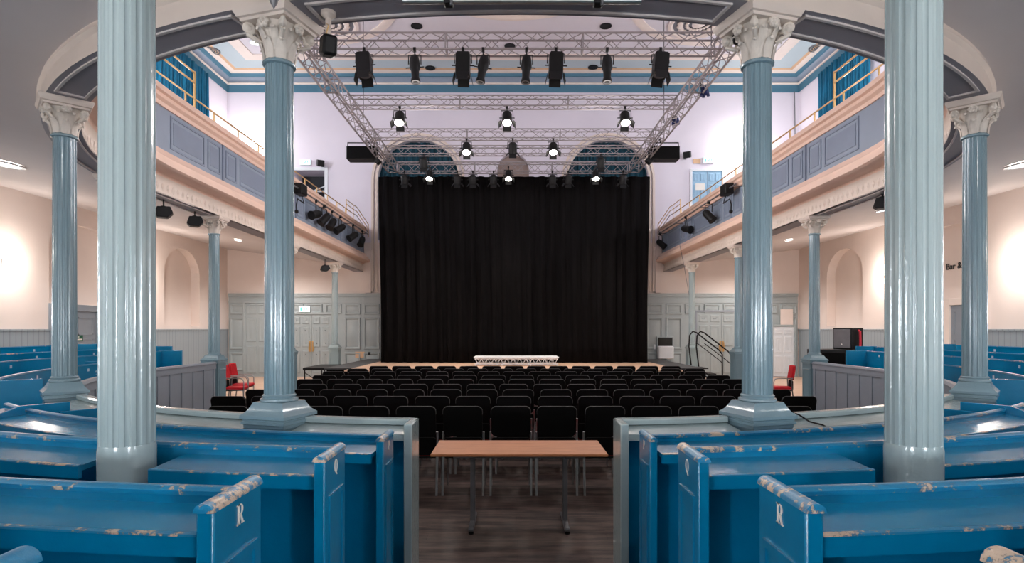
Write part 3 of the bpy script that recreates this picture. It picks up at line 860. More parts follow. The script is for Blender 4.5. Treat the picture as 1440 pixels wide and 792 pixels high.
# side pews under the gallery sides
def side_pew(s, side, r, ztop, zf, d0, ystr, label, y0=None, nplates=6):
    t = thing('box_pew', label, 'pew', (s*r, 11.0, zf), group='blue pews along the sides under the gallery')
    off = Vector((-s*r, -11.0, -zf))
    if d0 is not None: P = arc_pts(s, r, d0, 90, 2.0, ystr)
    else: P = [(s*r, y) for y in frange(y0, ystr-0.3, 0.6)] + [(s*r, ystr)]
    N = rnormals(s, P)
    mb = MB(); mb.sweep(P, N, [(-0.034, zf-0.15), (-0.034, ztop-0.014), (0, ztop-0.014), (0, zf-0.15)], True)
    o = mb.build('back_board', ['blue_paint'], t); o.location = off
    mb = MB(); mb.sweep(P, N, [(-0.042, ztop-0.016), (-0.036, ztop), (0.002, ztop), (0.008, ztop-0.016)], True)
    o = mb.build('cap_strip', ['blue_worn'], t); o.location = off
    mb = MB(); zs = ztop-0.06
    mb.sweep(P, N, [(0, zs), (0.2, zs-0.04), (0.2, zs-0.07), (0, zs-0.025)], True)
    o = mb.build('book_shelf', ['blue_paint'], t); o.location = off
    mb = MB(); zb = zf+0.42
    mb.sweep(P, N, [(-0.39, zb), (-0.034, zb), (-0.034, zb-0.03), (-0.39, zb-0.03)], True)
    o = mb.build('bench_seat', ['blue_paint'], t); o.location = off
    for k in (0, -1):
        n = Vector((N[k][0], N[k][1], 0)); R = Matrix((n, Vector((-n.y, n.x, 0)), Vector((0, 0, 1)))).transposed()
        e = 0.02 if k == 0 else -0.02
        tv = Vector((P[1][0]-P[0][0], P[1][1]-P[0][1], 0)).normalized() if k == 0 else Vector((P[-2][0]-P[-1][0], P[-2][1]-P[-1][1], 0)).normalized()
        mb = MB(); mb.box(Vector((P[k][0], P[k][1], (ztop+0.01+zf-0.1)/2)) - n*0.22 + tv*0.02, (0.48, 0.035, ztop+0.01-zf+0.1), 0, R)
        o = mb.build('end_panel', ['blue_paint'], t, bevel=0.006); o.location = off
    # little white seat number plates near the top of the seat side
    tot = []; L = 0
    for i in range(len(P)-1):
        a = Vector(P[i]); b = Vector(P[i+1]); tot.append((L, a, b, N[i])); L += (b-a).length
    for k in range(nplates):
        q = (k+0.6)*L/nplates
        for (l, a, b, n) in tot:
            if l <= q <= l+(b-a).length:
                p = a+(b-a)*((q-l)/(b-a).length); nn = Vector((n[0], n[1], 0)); R = Matrix((nn, Vector((-nn.y, nn.x, 0)), Vector((0, 0, 1)))).transposed()
                mb = MB(); mb.box(Vector((p.x, p.y, ztop-0.085)) - nn*0.036, (0.006, 0.042, 0.042), 0, R)
                o = mb.build('number_plate', ['plate_white'], t); o.location = off; break
    return t
SP = [(6.62, 1.31, 0.15, 55, 13.3, 'front'), (7.45, 1.39, 0.25, 57, 13.4, 'second'), (8.3, 1.45, 0.33, 58, 13.4, 'third')]
for s, side in ((-1, 'left'), (1, 'right')):
    for (r, zt, zf, d0, ys, nm) in SP:
        if nm == 'front': ys = 9.6
        if nm == 'second': ys = 12.3
        side_pew(s, side, r, zt, zf, d0, ys, '%s row of the tall dark blue side pews behind the %s fence' % (nm, side))
    side_pew(s, side, 9.15, 1.53, 0.42, 60, 11.5, 'bright blue pew highest at the back of the %s side block, before its wall door' % side)
    side_pew(s, side, 9.15, 1.53, 0.42, None, 13.3, 'short bright blue pew at the back of the %s side block, beyond the gap' % side, y0=12.1, nplates=2)

# tiers under the pews
for s, side in ((-1, 'left'), (1, 'right')):
    mb = MB()
    for (r0, r1, z) in ((5.9+0.25, 6.5, 0.19), (6.5, 7.44, 0.30), (7.44, 8.25, 0.40), (8.25, 9.0, 0.49), (9.0, 10.6, 0.55)):
        P = arc_pts(s, r0, math.degrees(math.asin(0.76/r0)), 48, 3.0); N = rnormals(s, P)
        mb.sweep(P, N, [(0, 0.0), (0, z), (r1-r0, z), (r1-r0, 0.0)], True)
    for (r0, r1, z) in ((6.25, 6.6, 0.12), (6.6, 7.43, 0.22), (7.43, 8.28, 0.30), (8.28, 10.9, 0.40)):
        P = arc_pts(s, r0, 53, 90, 3.0, 13.4); N = rnormals(s, P)
        mb.sweep(P, N, [(0, 0.0), (0, z), (r1-r0, z), (r1-r0, 0.0)], True)
    struct(mb.build('floor_tier_%s' % side, ['tier_floor'], smooth=False), 'stepped floor under the %s pews' % side, 'floor')
mb = MB(); mb.add([(-0.66, 3.3, 0.0), (0.66, 3.3, 0.0), (0.66, 0.6, 0.5), (-0.66, 0.6, 0.5), (-0.66, -3.1, 0.5), (0.66, -3.1, 0.5)], [(0,1,2,3), (3,2,5,4)])
struct(mb.build('floor_aisle_ramp', ['floor_dark'], smooth=False), 'dark sloping aisle floor between the rear pews', 'floor')

# ------------------------------------------------------------------ wooden table
yt0, yt1 = 5.18, 5.83
t = thing('folding_table', 'brown wood-topped folding table with grey legs in the aisle before the chairs', 'table', (0.02, (yt0+yt1)/2, 0))
mb = MB(); mb.b2(-0.79, 0.79, -0.325, 0.325, 0.715, 0.738); mb.build('tabletop', ['table_wood'], t, bevel=0.004)
mb = MB(); mb.b2(-0.60, 0.60, -0.2, -0.17, 0.675, 0.715); mb.b2(-0.60, 0.60, 0.17, 0.2, 0.675, 0.715); mb.build('under_frame', ['steel_grey'], t)
for x in (-0.435, 0.435):
    mb = MB()
    mb.box((x, 0, 0.37), (0.045, 0.06, 0.66)); mb.b2(x-0.02, x+0.02, -0.24, 0.24, 0.68, 0.715)
    lg = mb.build('leg', ['steel_grey'], t, bevel=0.006)
    mb = MB(); mb.box((x, 0, 0.035), (0.05, 0.5, 0.035)); mb.build('foot', ['steel_grey'], lg, bevel=0.01)
    for y in (-0.235, 0.235):
        mb = MB(); mb.tube((x, y, 0.0), (x, y, 0.02), 0.024); mb.build('glide', ['black_metal'], lg)

# ------------------------------------------------------------------ audience chairs
def rounded_slab(w, h, th, r, bend=0.0, n=6):
    """outline in (x,z), from (−w/2,0) to (w/2,h); thickness along y"""
    pts = []
    for cx, cz, a0 in ((w/2-r, r, -90), (w/2-r, h-r, 0), (-w/2+r, h-r, 90), (-w/2+r, r, 180)):
        for i in range(n+1):
            a = math.radians(a0+90*i/n); pts.append((cx+r*math.cos(a), cz+r*math.sin(a)))
    return pts
def make_chair(arms):
    t = thing('audience_chair', 'x', 'chair')
    lean = Matrix.Rotation(math.radians(9), 3, 'X')
    base = Vector((0, -0.20, 0.66))
    def bk(u, v, tt): return base + lean @ Vector((u, tt, v))
    mb = MB(); mb.prism(rounded_slab(0.436, 0.34, 0.03, 0.055), bk, -0.03, 0.0)
    back = mb.build('backrest', ['red_fabric' if arms else 'black_fabric'], t, bevel=0.008)
    mb = MB(); mb.prism(rounded_slab(0.42, 0.33, 0.03, 0.05), bk, 0.001, 0.035); mb.build('back_cushion', ['red_fabric' if arms else 'black_fabric'], back, bevel=0.01)
    # pale top edge piping
    pts = [bk(u, v, -0.018) for u, v in [(-0.218, 0.25), (-0.218, 0.285)] + [(-0.163+0.055*math.cos(math.radians(180-90*i/6)), 0.285+0.055*math.sin(math.radians(180-90*i/6))) for i in range(1, 7)] + [(0.163+0.055*math.cos(math.radians(90-90*i/6)), 0.285+0.055*math.sin(math.radians(90-90*i/6))) for i in range(0, 7)] + [(0.218, 0.25)]]
    mb = MB(); mb.path(pts, 0.0055, 6); mb.build('piping', ['seam_grey'], back)
    mb = MB()
    def bk2(u, v, tt): return Vector((u, -0.205+tt, v))
    mb.prism([(u, v+0.44) for u, v in rounded_slab(0.43, 0.2, 0.02, 0.03)], bk2, -0.012, 0.008); mb.build('lower_back', ['black_fabric'], t)
    mb = MB(); mb.prism([(u, v-0.21) for u, v in rounded_slab(0.45, 0.44, 0.05, 0.05)], lambda u, v, tt: (u, v, tt), 0.43, 0.49); mb.build('seat', ['red_fabric'], t, bevel=0.015)
    mb = MB(); mb.b2(-0.21, 0.21, -0.19, 0.2, 0.405, 0.43); mb.build('seat_pan', ['black_metal'], t)
    for sx in (-1, 1):
        x = sx*0.225
        mb = MB(); mb.path([(x, -0.185, 0.70), (x, -0.18, 0.62), (x, -0.19, 0.46), (x, -0.22, 0.2), (x, -0.25, 0.0)], 0.014, 6); mb.build('leg', ['chrome'], t)
        mb = MB(); mb.path([(x, -0.16, 0.44), (x, 0.16, 0.42), (x, 0.19, 0.38), (x, 0.20, 0.0)], 0.011, 6); mb.build('leg', ['chrome'], t)
        if arms:
            mb = MB(); mb.path([(x, -0.21, 0.70), (x, 0.1, 0.70), (x, 0.17, 0.68), (x, 0.2, 0.62), (x, 0.2, 0.02)], 0.012, 6); mb.build('armrest', ['chrome'], t)
    return t
chair = make_chair(False)
rows = [(6.45, -6, 6), (7.42, -7, 7), (8.25, -7, 7), (9.05, -7, 7), (9.95, -7, 7), (10.8, -7, 7), (11.75, -7, 7), (12.6, -7, 7), (13.5, -6, 7)]
shift = [-0.06, -0.02, 0.05, -0.01, 0.13, 0.13, 0.0, 0.26, 0.0]
rown = ['first row behind the table', 'second row from the table', 'third row from the table', 'fourth row from the table', 'fifth row from the table', 'third row from the stage', 'next-to-last row before the stage', 'last row but one', 'last row']
rown = ['row nearest the wooden table', 'second row from the wooden table', 'third row from the wooden table', 'fourth row from the wooden table', 'middle row of the nine', 'fourth row from the stage', 'third row from the stage', 'second row from the stage', 'row nearest the stage']
used = False
for ri, (yr, k0, k1) in enumerate(rows):
    for k in range(k0, k1+1):
        lab = 'black-backed chair, %s from left, in the %s' % (ORD[k-k0], rown[ri])
        if not used: o = chair; used = True; o['label'] = lab
        else: o = copy_tree(chair, lab)
        o.location = (k*0.52 + shift[ri] + random.uniform(-0.008, 0.008), yr+0.27, 0.0)
        o.rotation_euler = (0, 0, random.uniform(-0.02, 0.02))
        o['group'] = 'black-backed chairs in rows facing the stage'
# red chairs in the side aisles
rc = make_chair(True)
spots = [(-6.52, 13.7, -PI/2+0.25, 'red armchair beyond the left fence, front one of the pair'), (-6.72, 14.45, -PI/2+0.15, 'red armchair beyond the left fence, set behind the other red one'),
         (6.28, 13.7, PI/2-0.25, 'red armchair beyond the right fence, standing before the white door')]
for i, (x, y, rz, lab) in enumerate(spots):
    o = rc if i == 0 else copy_tree(rc, lab)
    o['label'] = lab; o['group'] = 'red armchairs in the side aisles'
    o.location = (x, y, 0.012); o.rotation_euler = (0, 0, rz)

# ------------------------------------------------------------------ stage
mb = MB(); mb.b2(-4.75, 4.75, 16.4, YB-0.1, 0.0, 0.66, 1); mb.b2(-4.75, 4.75, 16.35, YB-0.1, 0.66, 0.70, 0)
struct(mb.build('floor_stage', ['floor_pale', 'black_fabric'], smooth=False), 'pale wooden stage floor with dark front', 'stage')  # stage light put into the colour: pale middle, dark wings
for s, nm in ((-1, 'left'), (1, 'right')):
    mb = MB(); mb.b2(s*4.75, s*5.55, 17.3, YB-0.1, 0.0, 0.66, 1); mb.b2(s*4.75, s*5.6, 17.25, YB-0.1, 0.66, 0.70, 0)
    struct(mb.build('floor_stage_wing', ['stage_grey', 'black_fabric'], smooth=False), 'dark grey stage floor at the %s end of the stage' % nm, 'stage')  # dark tone stands in for floor outside the stage light
# stage riser with truss sides
c = pix(726, 513, 18.55)
t = thing('stage_riser', 'low white platform with latticed aluminium sides on the stage before the curtain', 'platform', (c.x, 18.8, 0.70))
mb = MB(); mb.b2(-1.34, 1.34, -0.5, 0.5, 0.235, 0.275); mb.build('deck', ['white_paint'], t, bevel=0.006)
mb = MB()
for y in (-0.46, 0.46):
    for z in (0.215, 0.05): mb.tube((-1.31, y, z), (1.31, y, z), 0.018, n=6)
    n = 26
    for i in range(n):
        x0 = -1.3+2.6*i/n; x1 = -1.3+2.6*(i+1)/n
        mb.tube((x0, y, 0.05 if i % 2 else 0.215), (x1, y, 0.215 if i % 2 else 0.05), 0.01, n=5)
mb.build('lattice_frame', ['white_paint'], t)
for x in (-1.28, -0.45, 0.45, 1.28):
    for y in (-0.45, 0.45):
        mb = MB(); mb.tube((x, y, 0.0), (x, y, 0.06), 0.02, n=8); mb.build('leg', ['white_paint'], t)
# left black staging deck
t = thing('staging_deck', 'black staging deck beside the stage on the left, by the far column', 'platform', (-5.95, 18.15, 0))
mb = MB(); mb.b2(-0.34, 0.34, -0.75, 0.9, 0.62, 0.70); mb.build('deck', ['black_metal'], t, bevel=0.006)
for x in (-0.3, 0.3):
    for y in (-0.7, 0.85):
        mb = MB(); mb.tube((x, y, 0.0), (x, y, 0.62), 0.02, n=8); mb.build('leg', ['black_metal'], t)
mb = MB(); mb.tube((-0.3, -0.7, 0.15), (0.3, -0.7, 0.55), 0.012, n=6); mb.tube((-0.3, -0.7, 0.55), (0.3, -0.7, 0.15), 0.012, n=6); mb.build('brace', ['black_metal'], t)
# right stage steps
t = thing('stage_steps', 'black metal steps with bent handrails at the right end of the stage', 'steps', (5.65, 18.0, 0))
for i in range(4):
    mb = MB(); z = 0.70-0.17*(i+0.0)-0.03; x = 0.12+0.24*i
    mb.b2(x-0.13, x+0.13, -0.35, 0.35, z-0.03, z); mb.build('tread', ['black_metal'], t)
for y in (-0.37, 0.37):
    mb = MB(); mb.tube((0.0, y, 0.62), (0.98, y, 0.0), 0.025, n=6); mb.build('stringer', ['black_metal'], t)
    mb = MB(); mb.path([(-0.05, y, 0.72), (-0.12, y, 1.3), (-0.1, y, 1.65), (0.0, y, 1.78), (0.12, y, 1.74), (0.85, y, 1.17), (0.93, y, 1.05), (0.94, y, 0.0)], 0.022, 8); mb.build('handrail', ['black_metal'], t)
    mb = MB(); mb.path([(0.12, y, 1.42), (0.80, y, 0.9), (0.94, y, 0.78)], 0.014, 6); mb.build('mid_rail', ['black_metal'], t)

# ------------------------------------------------------------------ curtains
def curtain_mesh(w, z0, z1, waves, amp, seed, nz=10, taper=0.0, n_per=10, pinch=True):
    rnd = random.Random(seed); n = int(waves*n_per); mb = MB(); V = []; Fs = []
    ph = [rnd.uniform(0.7, 1.3) for _ in range(int(waves)+2)]
    cum = [0]
    for p in ph: cum.append(cum[-1]+p)
    tot = cum[int(waves)]
    def phase(u):
        x = u*tot; k = 0
        while k < len(cum)-2 and cum[k+1] < x: k += 1
        return k + (x-cum[k])/(cum[k+1]-cum[k])
    amps = [rnd.uniform(0.55, 1.3) for _ in range(int(waves)+3)]
    for j in range(nz+1):
        tz = j/nz
        for i in range(n+1):
            u = i/n; p = phase(u); a = amp*amps[int(p)]*(1.15-0.5*tz)
            x = (u-0.5)*w*(1-taper*(1-tz)) + 0.02*math.sin(5*tz+i)
            y = a*math.sin(2*PI*p) + 0.3*a*math.sin(2*PI*p*0.37+2*tz)
            V.append((x, y, z0+(z1-z0)*tz))
    for j in range(nz):
        for i in range(n): Fs.append((j*(n+1)+i, j*(n+1)+i+1, (j+1)*(n+1)+i+1, (j+1)*(n+1)+i))
    mb.add(V, Fs); return mb
def add_curtain(name, label, loc, rz, mat, w, z0, z1, waves, amp, seed, rod=None, **k):
    o = curtain_mesh(w, z0, z1, waves, amp, seed, **k).build(name, [mat], ang=180, fixn=False)
    o.location = loc; o.rotation_euler = (0, 0, rz)
    md = o.modifiers.new('Solidify', 'SOLIDIFY'); md.thickness = 0.012
    tag(o, label, 'curtain'); return o
YCUR = 19.75
add_curtain('stage_curtain', 'tall black drape hanging across the whole stage', (0.03, YCUR, 0), 0, 'black_curtain', 9.16, 0.72, 7.02, 24, 0.06, 3, nz=12, taper=0.015, n_per=14)
for s, nm in ((-1, 'left'), (1, 'right')):
    add_curtain('window_curtain', 'long teal curtain over the upper side window on the %s' % nm, (s*(W-0.12), 19.4, 0), s*PI/2, 'teal_curtain', 3.0, 5.45, 11.0, 16, 0.07, 11+s)
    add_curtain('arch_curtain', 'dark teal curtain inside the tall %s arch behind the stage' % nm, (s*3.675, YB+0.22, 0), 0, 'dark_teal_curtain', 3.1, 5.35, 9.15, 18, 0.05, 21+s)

# ------------------------------------------------------------------ trusses
def truss(name, label, p0, p1, half, tri=False, rz=0, lace=0.30, r=0.022, wires=()):
    p0 = Vector(p0); p1 = Vector(p1); L = (p1-p0).length; d = (p1-p0)/L
    t = thing(name, label, 'truss', p0, math.atan2(d.y, d.x), 'aluminium trusses of the lighting rig')
    cs = [(-half, -half), (half, -half), (half, half), (-half, half)]
    for (y, z) in cs:
        mb = MB(); mb.tube((0, y, z), (L, y, z), r, n=8); mb.build('chord', ['alu'], t)
    mb = MB(); n = max(2, int(L/lace))
    for k in range(4):
        a = cs[k]; b = cs[(k+1) % 4]
        for i in range(n):
            x0 = L*i/n; x1 = L*(i+1)/n
            q0, q1 = (a, b) if i % 2 else (b, a)
            mb.tube((x0, q0[0], q0[1]), (x1, q1[0], q1[1]), r*0.45, n=5, cap=False)
    for x in (0.02, L/3, 2*L/3, L-0.02):
        for k in range(4):
            a = cs[k]; b = cs[(k+1) % 4]; mb.tube((x, a[0], a[1]), (x, b[0], b[1]), r*0.7, n=5)
    mb.build('lacing', ['alu'], t)
    for x in wires:
        mb = MB(); mb.tube((x, 0, half), (x, 0, ZTOP-p0.z-0.08), 0.009, n=5); mb.build('hoist_wire', ['black_metal'], t)
    return t
ZT = 7.22; XT = 4.02
truss('box_truss', 'left side truss of the rig running from the ring beam to the curtain', (-XT, 9.6, ZT), (-XT, 19.45, ZT), 0.15, wires=(2.3, 6.0))
truss('box_truss', 'right side truss of the rig running from the ring beam to the curtain', (XT, 9.6, ZT), (XT, 19.45, ZT), 0.15, wires=(2.3, 6.0))
CT = [(11.0, 0.15, 'nearest cross truss, carrying eight dark profile and fresnel lanterns'), (13.8, 0.12, 'second cross truss, carrying three lit fresnels'),
      (16.1, 0.12, 'third cross truss above the arches'), (17.55, 0.12, 'fourth cross truss, next in front of the curtain truss'), (19.4, 0.15, 'farthest cross truss at the head of the black drape')]
for y, h, lab in CT:
    truss('box_truss', lab, (-XT+0.17, y, ZT), (XT-0.17, y, ZT), h, lace=0.28, r=0.02 if h > 0.13 else 0.017)

# ------------------------------------------------------------------ stage lanterns
def yoke(mb, w, zt, zp):
    mb.path([(-w, 0, zp), (-w, 0, zt), (w, 0, zt), (w, 0, zp)], 0.012, 6)
def fixture_head(t, zt=-0.06):
    mb = MB(); mb.b2(-0.025, 0.025, -0.03, 0.03, -0.02, 0.05); mb.tube((0, 0, -0.09), (0, 0, 0.0), 0.012, n=6); mb.build('hook_clamp', ['black_metal'], t)
def make_profile(tilt, lit=False):
    t = thing('profile_spotlight', 'x', 'stage light'); fixture_head(t)
    mb = MB(); yoke(mb, 0.115, -0.09, -0.26); mb.build('yoke', ['black_metal'], t)
    mb = MB()
    mb.lathe([(0.02, 0.18), (0.07, 0.17), (0.085, 0.12), (0.1, 0.0), (0.1, -0.06), (0.075, -0.12), (0.07, -0.26), (0.085, -0.3), (0.09, -0.34), (0.08, -0.345)], 16)
    mb.tube((0.1, 0, -0.05), (0.17, 0, -0.05), 0.01, n=6); mb.tube((-0.1, 0, -0.05), (-0.17, 0, -0.05), 0.01, n=6)
    b = mb.build('body', ['black_metal'], t); b.location = (0, 0, -0.27); b.rotation_euler = tilt
    mb = MB(); mb.lathe([(0.0, -0.342), (0.078, -0.347)], 16, capb=False, capt=False); mb.build('lens', ['steel_grey'], b)
    return t
def make_pc(tilt):
    t = thing('fresnel_spotlight', 'x', 'stage light'); fixture_head(t)
    mb = MB(); yoke(mb, 0.16, -0.08, -0.24); mb.build('yoke', ['black_metal'], t)
    mb = MB(); mb.b2(-0.13, 0.13, -0.13, 0.13, -0.2, 0.19); mb.b2(-0.11, 0.11, -0.11, 0.11, 0.19, 0.22)
    for sx in (-1, 1): mb.tube((sx*0.13, 0, 0), (sx*0.21, 0, 0), 0.012, n=6)
    b = mb.build('body', ['black_metal'], t, bevel=0.01); b.location = (0, 0, -0.28); b.rotation_euler = tilt
    for i in range(4):
        R = Matrix.Rotation(i*PI/2, 3, 'Z') @ Matrix.Rotation(math.radians(-14), 3, 'Y')
        mb = MB(); mb.box(R @ Vector((0.10, 0, -0.28)), (0.006, 0.22, 0.17), 0, R); mb.build('barn_door', ['black_metal'], b)
    mb = MB(); mb.lathe([(0.0, -0.2), (0.11, -0.202)], 16, capb=False, capt=False); mb.build('lens', ['steel_grey'], b)
    return t
def make_fresnel(lit):
    t = thing('fresnel_spotlight', 'x', 'stage light'); fixture_head(t)
    mb = MB(); yoke(mb, 0.14, -0.08, -0.24); mb.build('yoke', ['black_metal'], t)
    mb = MB(); mb.lathe([(0.05, 0.15), (0.09, 0.14), (0.115, 0.1), (0.115, -0.12), (0.13, -0.13), (0.13, -0.15)], 16)
    for sx in (-1, 1): mb.tube((sx*0.11, 0, 0), (sx*0.18, 0, 0), 0.012, n=6)
    b = mb.build('body', ['black_metal'], t); b.location = (0, 0, -0.25)
    b.rotation_euler = (math.radians(-24) if lit else math.radians(30), 0, 0)
    for i in range(4):
        R = Matrix.Rotation(i*PI/2, 3, 'Z') @ Matrix.Rotation(math.radians(-38), 3, 'Y')
        mb = MB(); mb.box(R @ Vector((0.02, 0, -0.24)), (0.006, 0.2, 0.11), 0, R); mb.build('barn_door', ['black_metal'], b)
    mb = MB(); mb.lathe([(0.0, -0.165), (0.07, -0.16), (0.115, -0.148)], 16, capb=False, capt=False); mb.build('lens', ['lens_glow' if lit else 'steel_grey'], b)
    return t
R_ = math.radians
prof_specs = [('pc', 515, (R_(-6), R_(-5), 0)), ('profile', 585, (R_(-8), R_(-4), 0)), ('pc', 652, (0, R_(1), 0)), ('profile', 680, (R_(-6), R_(9), 0)),
              ('profile', 740, (R_(-6), R_(3), 0)), ('pc', 781, (0, R_(2), 0)), ('profile', 852, (R_(-8), R_(1), 0)), ('pc', 926, (R_(-6), R_(6), 0))]
npc = 0
for i, (kd, px, tl) in enumerate(prof_specs):
    o = make_pc(tl) if kd == 'pc' else make_profile(tl)
    p = pix(px, 80, 11.0); o.location = (p.x, 10.86, ZT-0.18)
    o['label'] = '%s black lantern from the left on the nearest cross truss, %s' % (ORD[i], 'square with barn doors' if kd == 'pc' else 'a slim profile spot')
    o['group'] = 'dark lanterns on the nearest cross truss'
f_lit = None; f_dark = None
def place_fresnel(px, y, lit, lab, grp, z=None):
    global f_lit, f_dark
    src = f_lit if lit else f_dark
    if src is None:
        o = make_fresnel(lit)
        if lit: f_lit = o
        else: f_dark = o
    else: o = copy_tree(src)
    o['label'] = lab; o['group'] = grp
    o.location = (CAMX+(px-720)*y/F, y, (ZT-0.14) if z is None else z)
    return o
for i, px in enumerate((562, 713, 879)):
    place_fresnel(px, 13.75, True, 'lit fresnel %s on the second cross truss' % ('left', 'centre', 'right')[i], 'lit fresnels on the second cross truss')
for i, (px, y, lit) in enumerate(((656, 16.05, True), (721, 16.05, False), (778, 16.05, True), (596, 17.45, False), (845, 17.45, False))):
    place_fresnel(px, y, lit, '%s fresnel %s' % ('lit' if lit else 'unlit', ('left of centre on the third cross truss', 'at the centre of the third cross truss', 'right of centre on the third cross truss', 'on the fourth truss before the left arch', 'on the fourth truss before the right arch')[i]), 'fresnels on the third and fourth trusses')
for i, px in enumerate((604, 715, 838)):
    place_fresnel(px, 19.22, True, 'lit fresnel %s on the truss at the head of the drape' % ('left', 'centre', 'right')[i], 'lit fresnels on the drape truss', ZT-0.05)
for i, px in enumerate((569, 643, 665, 694, 777, 799, 876)):
    place_fresnel(px, 19.2, False, '%s from left of the unlit lanterns hanging dimly against the drape top' % ORD[i], 'unlit lanterns against the drape', ZT-0.2)
# blue motor plugs hanging on right truss
for i, (px, py, y) in enumerate(((1018, 68, 10.4), (984, 129, 12.9), (941, 170, 15.2))):
    p = pix(px, py, y)
    t = thing('cable_connector', 'dark blue cable plugs dangling from the right side truss, %s' % ('nearest', 'middle', 'farthest')[i], 'plug', (XT+0.2, y, p.z), group='blue plugs on the right truss')
    for k in range(4):
        a = k*1.6; mb = MB(); mb.tube((0.04*math.cos(a), 0.04*math.sin(a), 0.1), (0.08*math.cos(a), 0.08*math.sin(a), -0.1), 0.03, 0.035, n=8); mb.build('plug', ['blue_plastic'], t)
    mb = MB(); mb.path([(0, 0, 0.08), (-0.1, 0, 0.2), (-0.07, 0, ZT-0.13-p.z)], 0.012, 6); mb.build('cable', ['black_metal'], t)
# flown loudspeakers beside the trusses
for s, nm, px in ((-1, 'left', 511), (1, 'right', 932)):
    p = pix(px, 216, 18.0)
    t = thing('flown_loudspeaker', 'wide black loudspeaker in a bracket hung outside the %s truss' % nm, 'loudspeaker', (p.x, 17.9, p.z))
    mb = MB(); mb.b2(-0.44, 0.44, -0.22, 0.2, -0.26, 0.14); mb.build('cabinet', ['black_metal'], t, bevel=0.02)
    mb = MB(); mb.b2(-0.42, 0.42, -0.235, -0.22, -0.24, 0.12); mb.build('grille', ['black_fabric'], t)
    mb = MB(); mb.path([(-0.46, 0, -0.05), (-0.46, 0, 0.3), (0.46, 0, 0.3), (0.46, 0, -0.05)], 0.018, 6); mb.tube((-s*0.1, 0, 0.3), (-s*0.1, 0, 0.45), 0.02, n=6)
    mb.tube((-s*0.1, 0, 0.42), (-s*0.62, 0, 0.1+ZT-p.z-0.25), 0.018, n=6); mb.build('bracket', ['black_metal'], t)
    mb = MB(); mb.box((-s*0.46, -0.05, -0.27), (0.2, 0.2, 0.16), 0, Matrix.Rotation(PI/4, 3, 'Y')); mb.build('connector_box', ['black_metal'], t, bevel=0.01)

# ------------------------------------------------------------------ lights clipped along the gallery fronts
def make_parcan():
    t = thing('par_can', 'x', 'stage light'); 
    mb = MB(); mb.b2(-0.03, 0.03, -0.03, 0.03, -0.05, 0.04); mb.build('hook_clamp', ['black_metal'], t)
    mb = MB(); mb.path([(0, -0.13, -0.3), (0, -0.13, -0.08), (0, 0.13, -0.08), (0, 0.13, -0.3)], 0.012, 6); mb.build('yoke', ['black_metal'], t)
    mb = MB(); mb.lathe([(0.03, 0.2), (0.08, 0.18), (0.11, 0.1), (0.11, -0.1), (0.13, -0.2), (0.12, -0.21)], 14); b = mb.build('body', ['black_metal'], t); b.location = (0, 0, -0.38)
    mb = MB(); mb.lathe([(0.0, -0.19), (0.12, -0.2)], 14, capb=False, capt=False); mb.build('lens', ['steel_grey'], b)
    return t
par = make_parcan(); usedp = False
for s, nm, ys in ((-1, 'left', (16.3, 17.0, 17.75, 18.6, 20.1, 21.3)), (1, 'right', (16.5, 18.7, 21.9))):
    X = s*5.52
    t = thing('lighting_bar', 'thin dark lighting bar fixed along the far part of the %s gallery front' % nm, 'pipe', (X, 18.5, 5.46))
    mb = MB(); mb.tube((0, -4.0, 0), (0, 3.7, 0), 0.02, n=8); mb.build('bar', ['steel_grey'], t)
    for y in (-3.8, -1.2, 1.4, 3.5):
        mb = MB(); mb.tube((0, y, 0), (s*0.26, y, 0.0), 0.014, n=6); mb.build('bracket', ['steel_grey'], t)
    for i, y in enumerate(ys):
        lab = '%s black lantern from the near end of the bar along the %s gallery front' % (ORD[i], nm)
        if not usedp: o = par; usedp = True; o['label'] = lab
        else: o = copy_tree(par, lab)
        o.location = (X, y, 5.44); o['group'] = 'lanterns along the gallery fronts'
        o.rotation_euler = (0, random.uniform(-0.1, 0.1), random.uniform(-0.5, 0.5))
        for ch in o.children:
            if ch.name.startswith('body'): ch.rotation_euler = (R_(random.uniform(-75, -35)), 0, R_(s*random.uniform(20, 50)))
    p = (X, 15.1, 5.46)
    t = thing('floodlight', 'square black floodlight on a bent bracket at the near end of the %s lighting bar' % nm, 'stage light', p)
    mb = MB(); mb.b2(-0.11, 0.11, -0.2, 0.2, -0.14, 0.14); mb.build('housing', ['black_metal'], t, bevel=0.02)
    mb = MB(); mb.path([(0, 0.1, -0.15), (0, 0.25, -0.3), (0, -0.2, -0.28), (0, -0.3, -0.45), (0, -0.28, -0.6)], 0.016, 6); mb.build('bracket', ['black_metal'], t)
    mb = MB(); mb.sphere((0, -0.28, -0.62), 0.05); mb.build('knob', ['black_metal'], t)
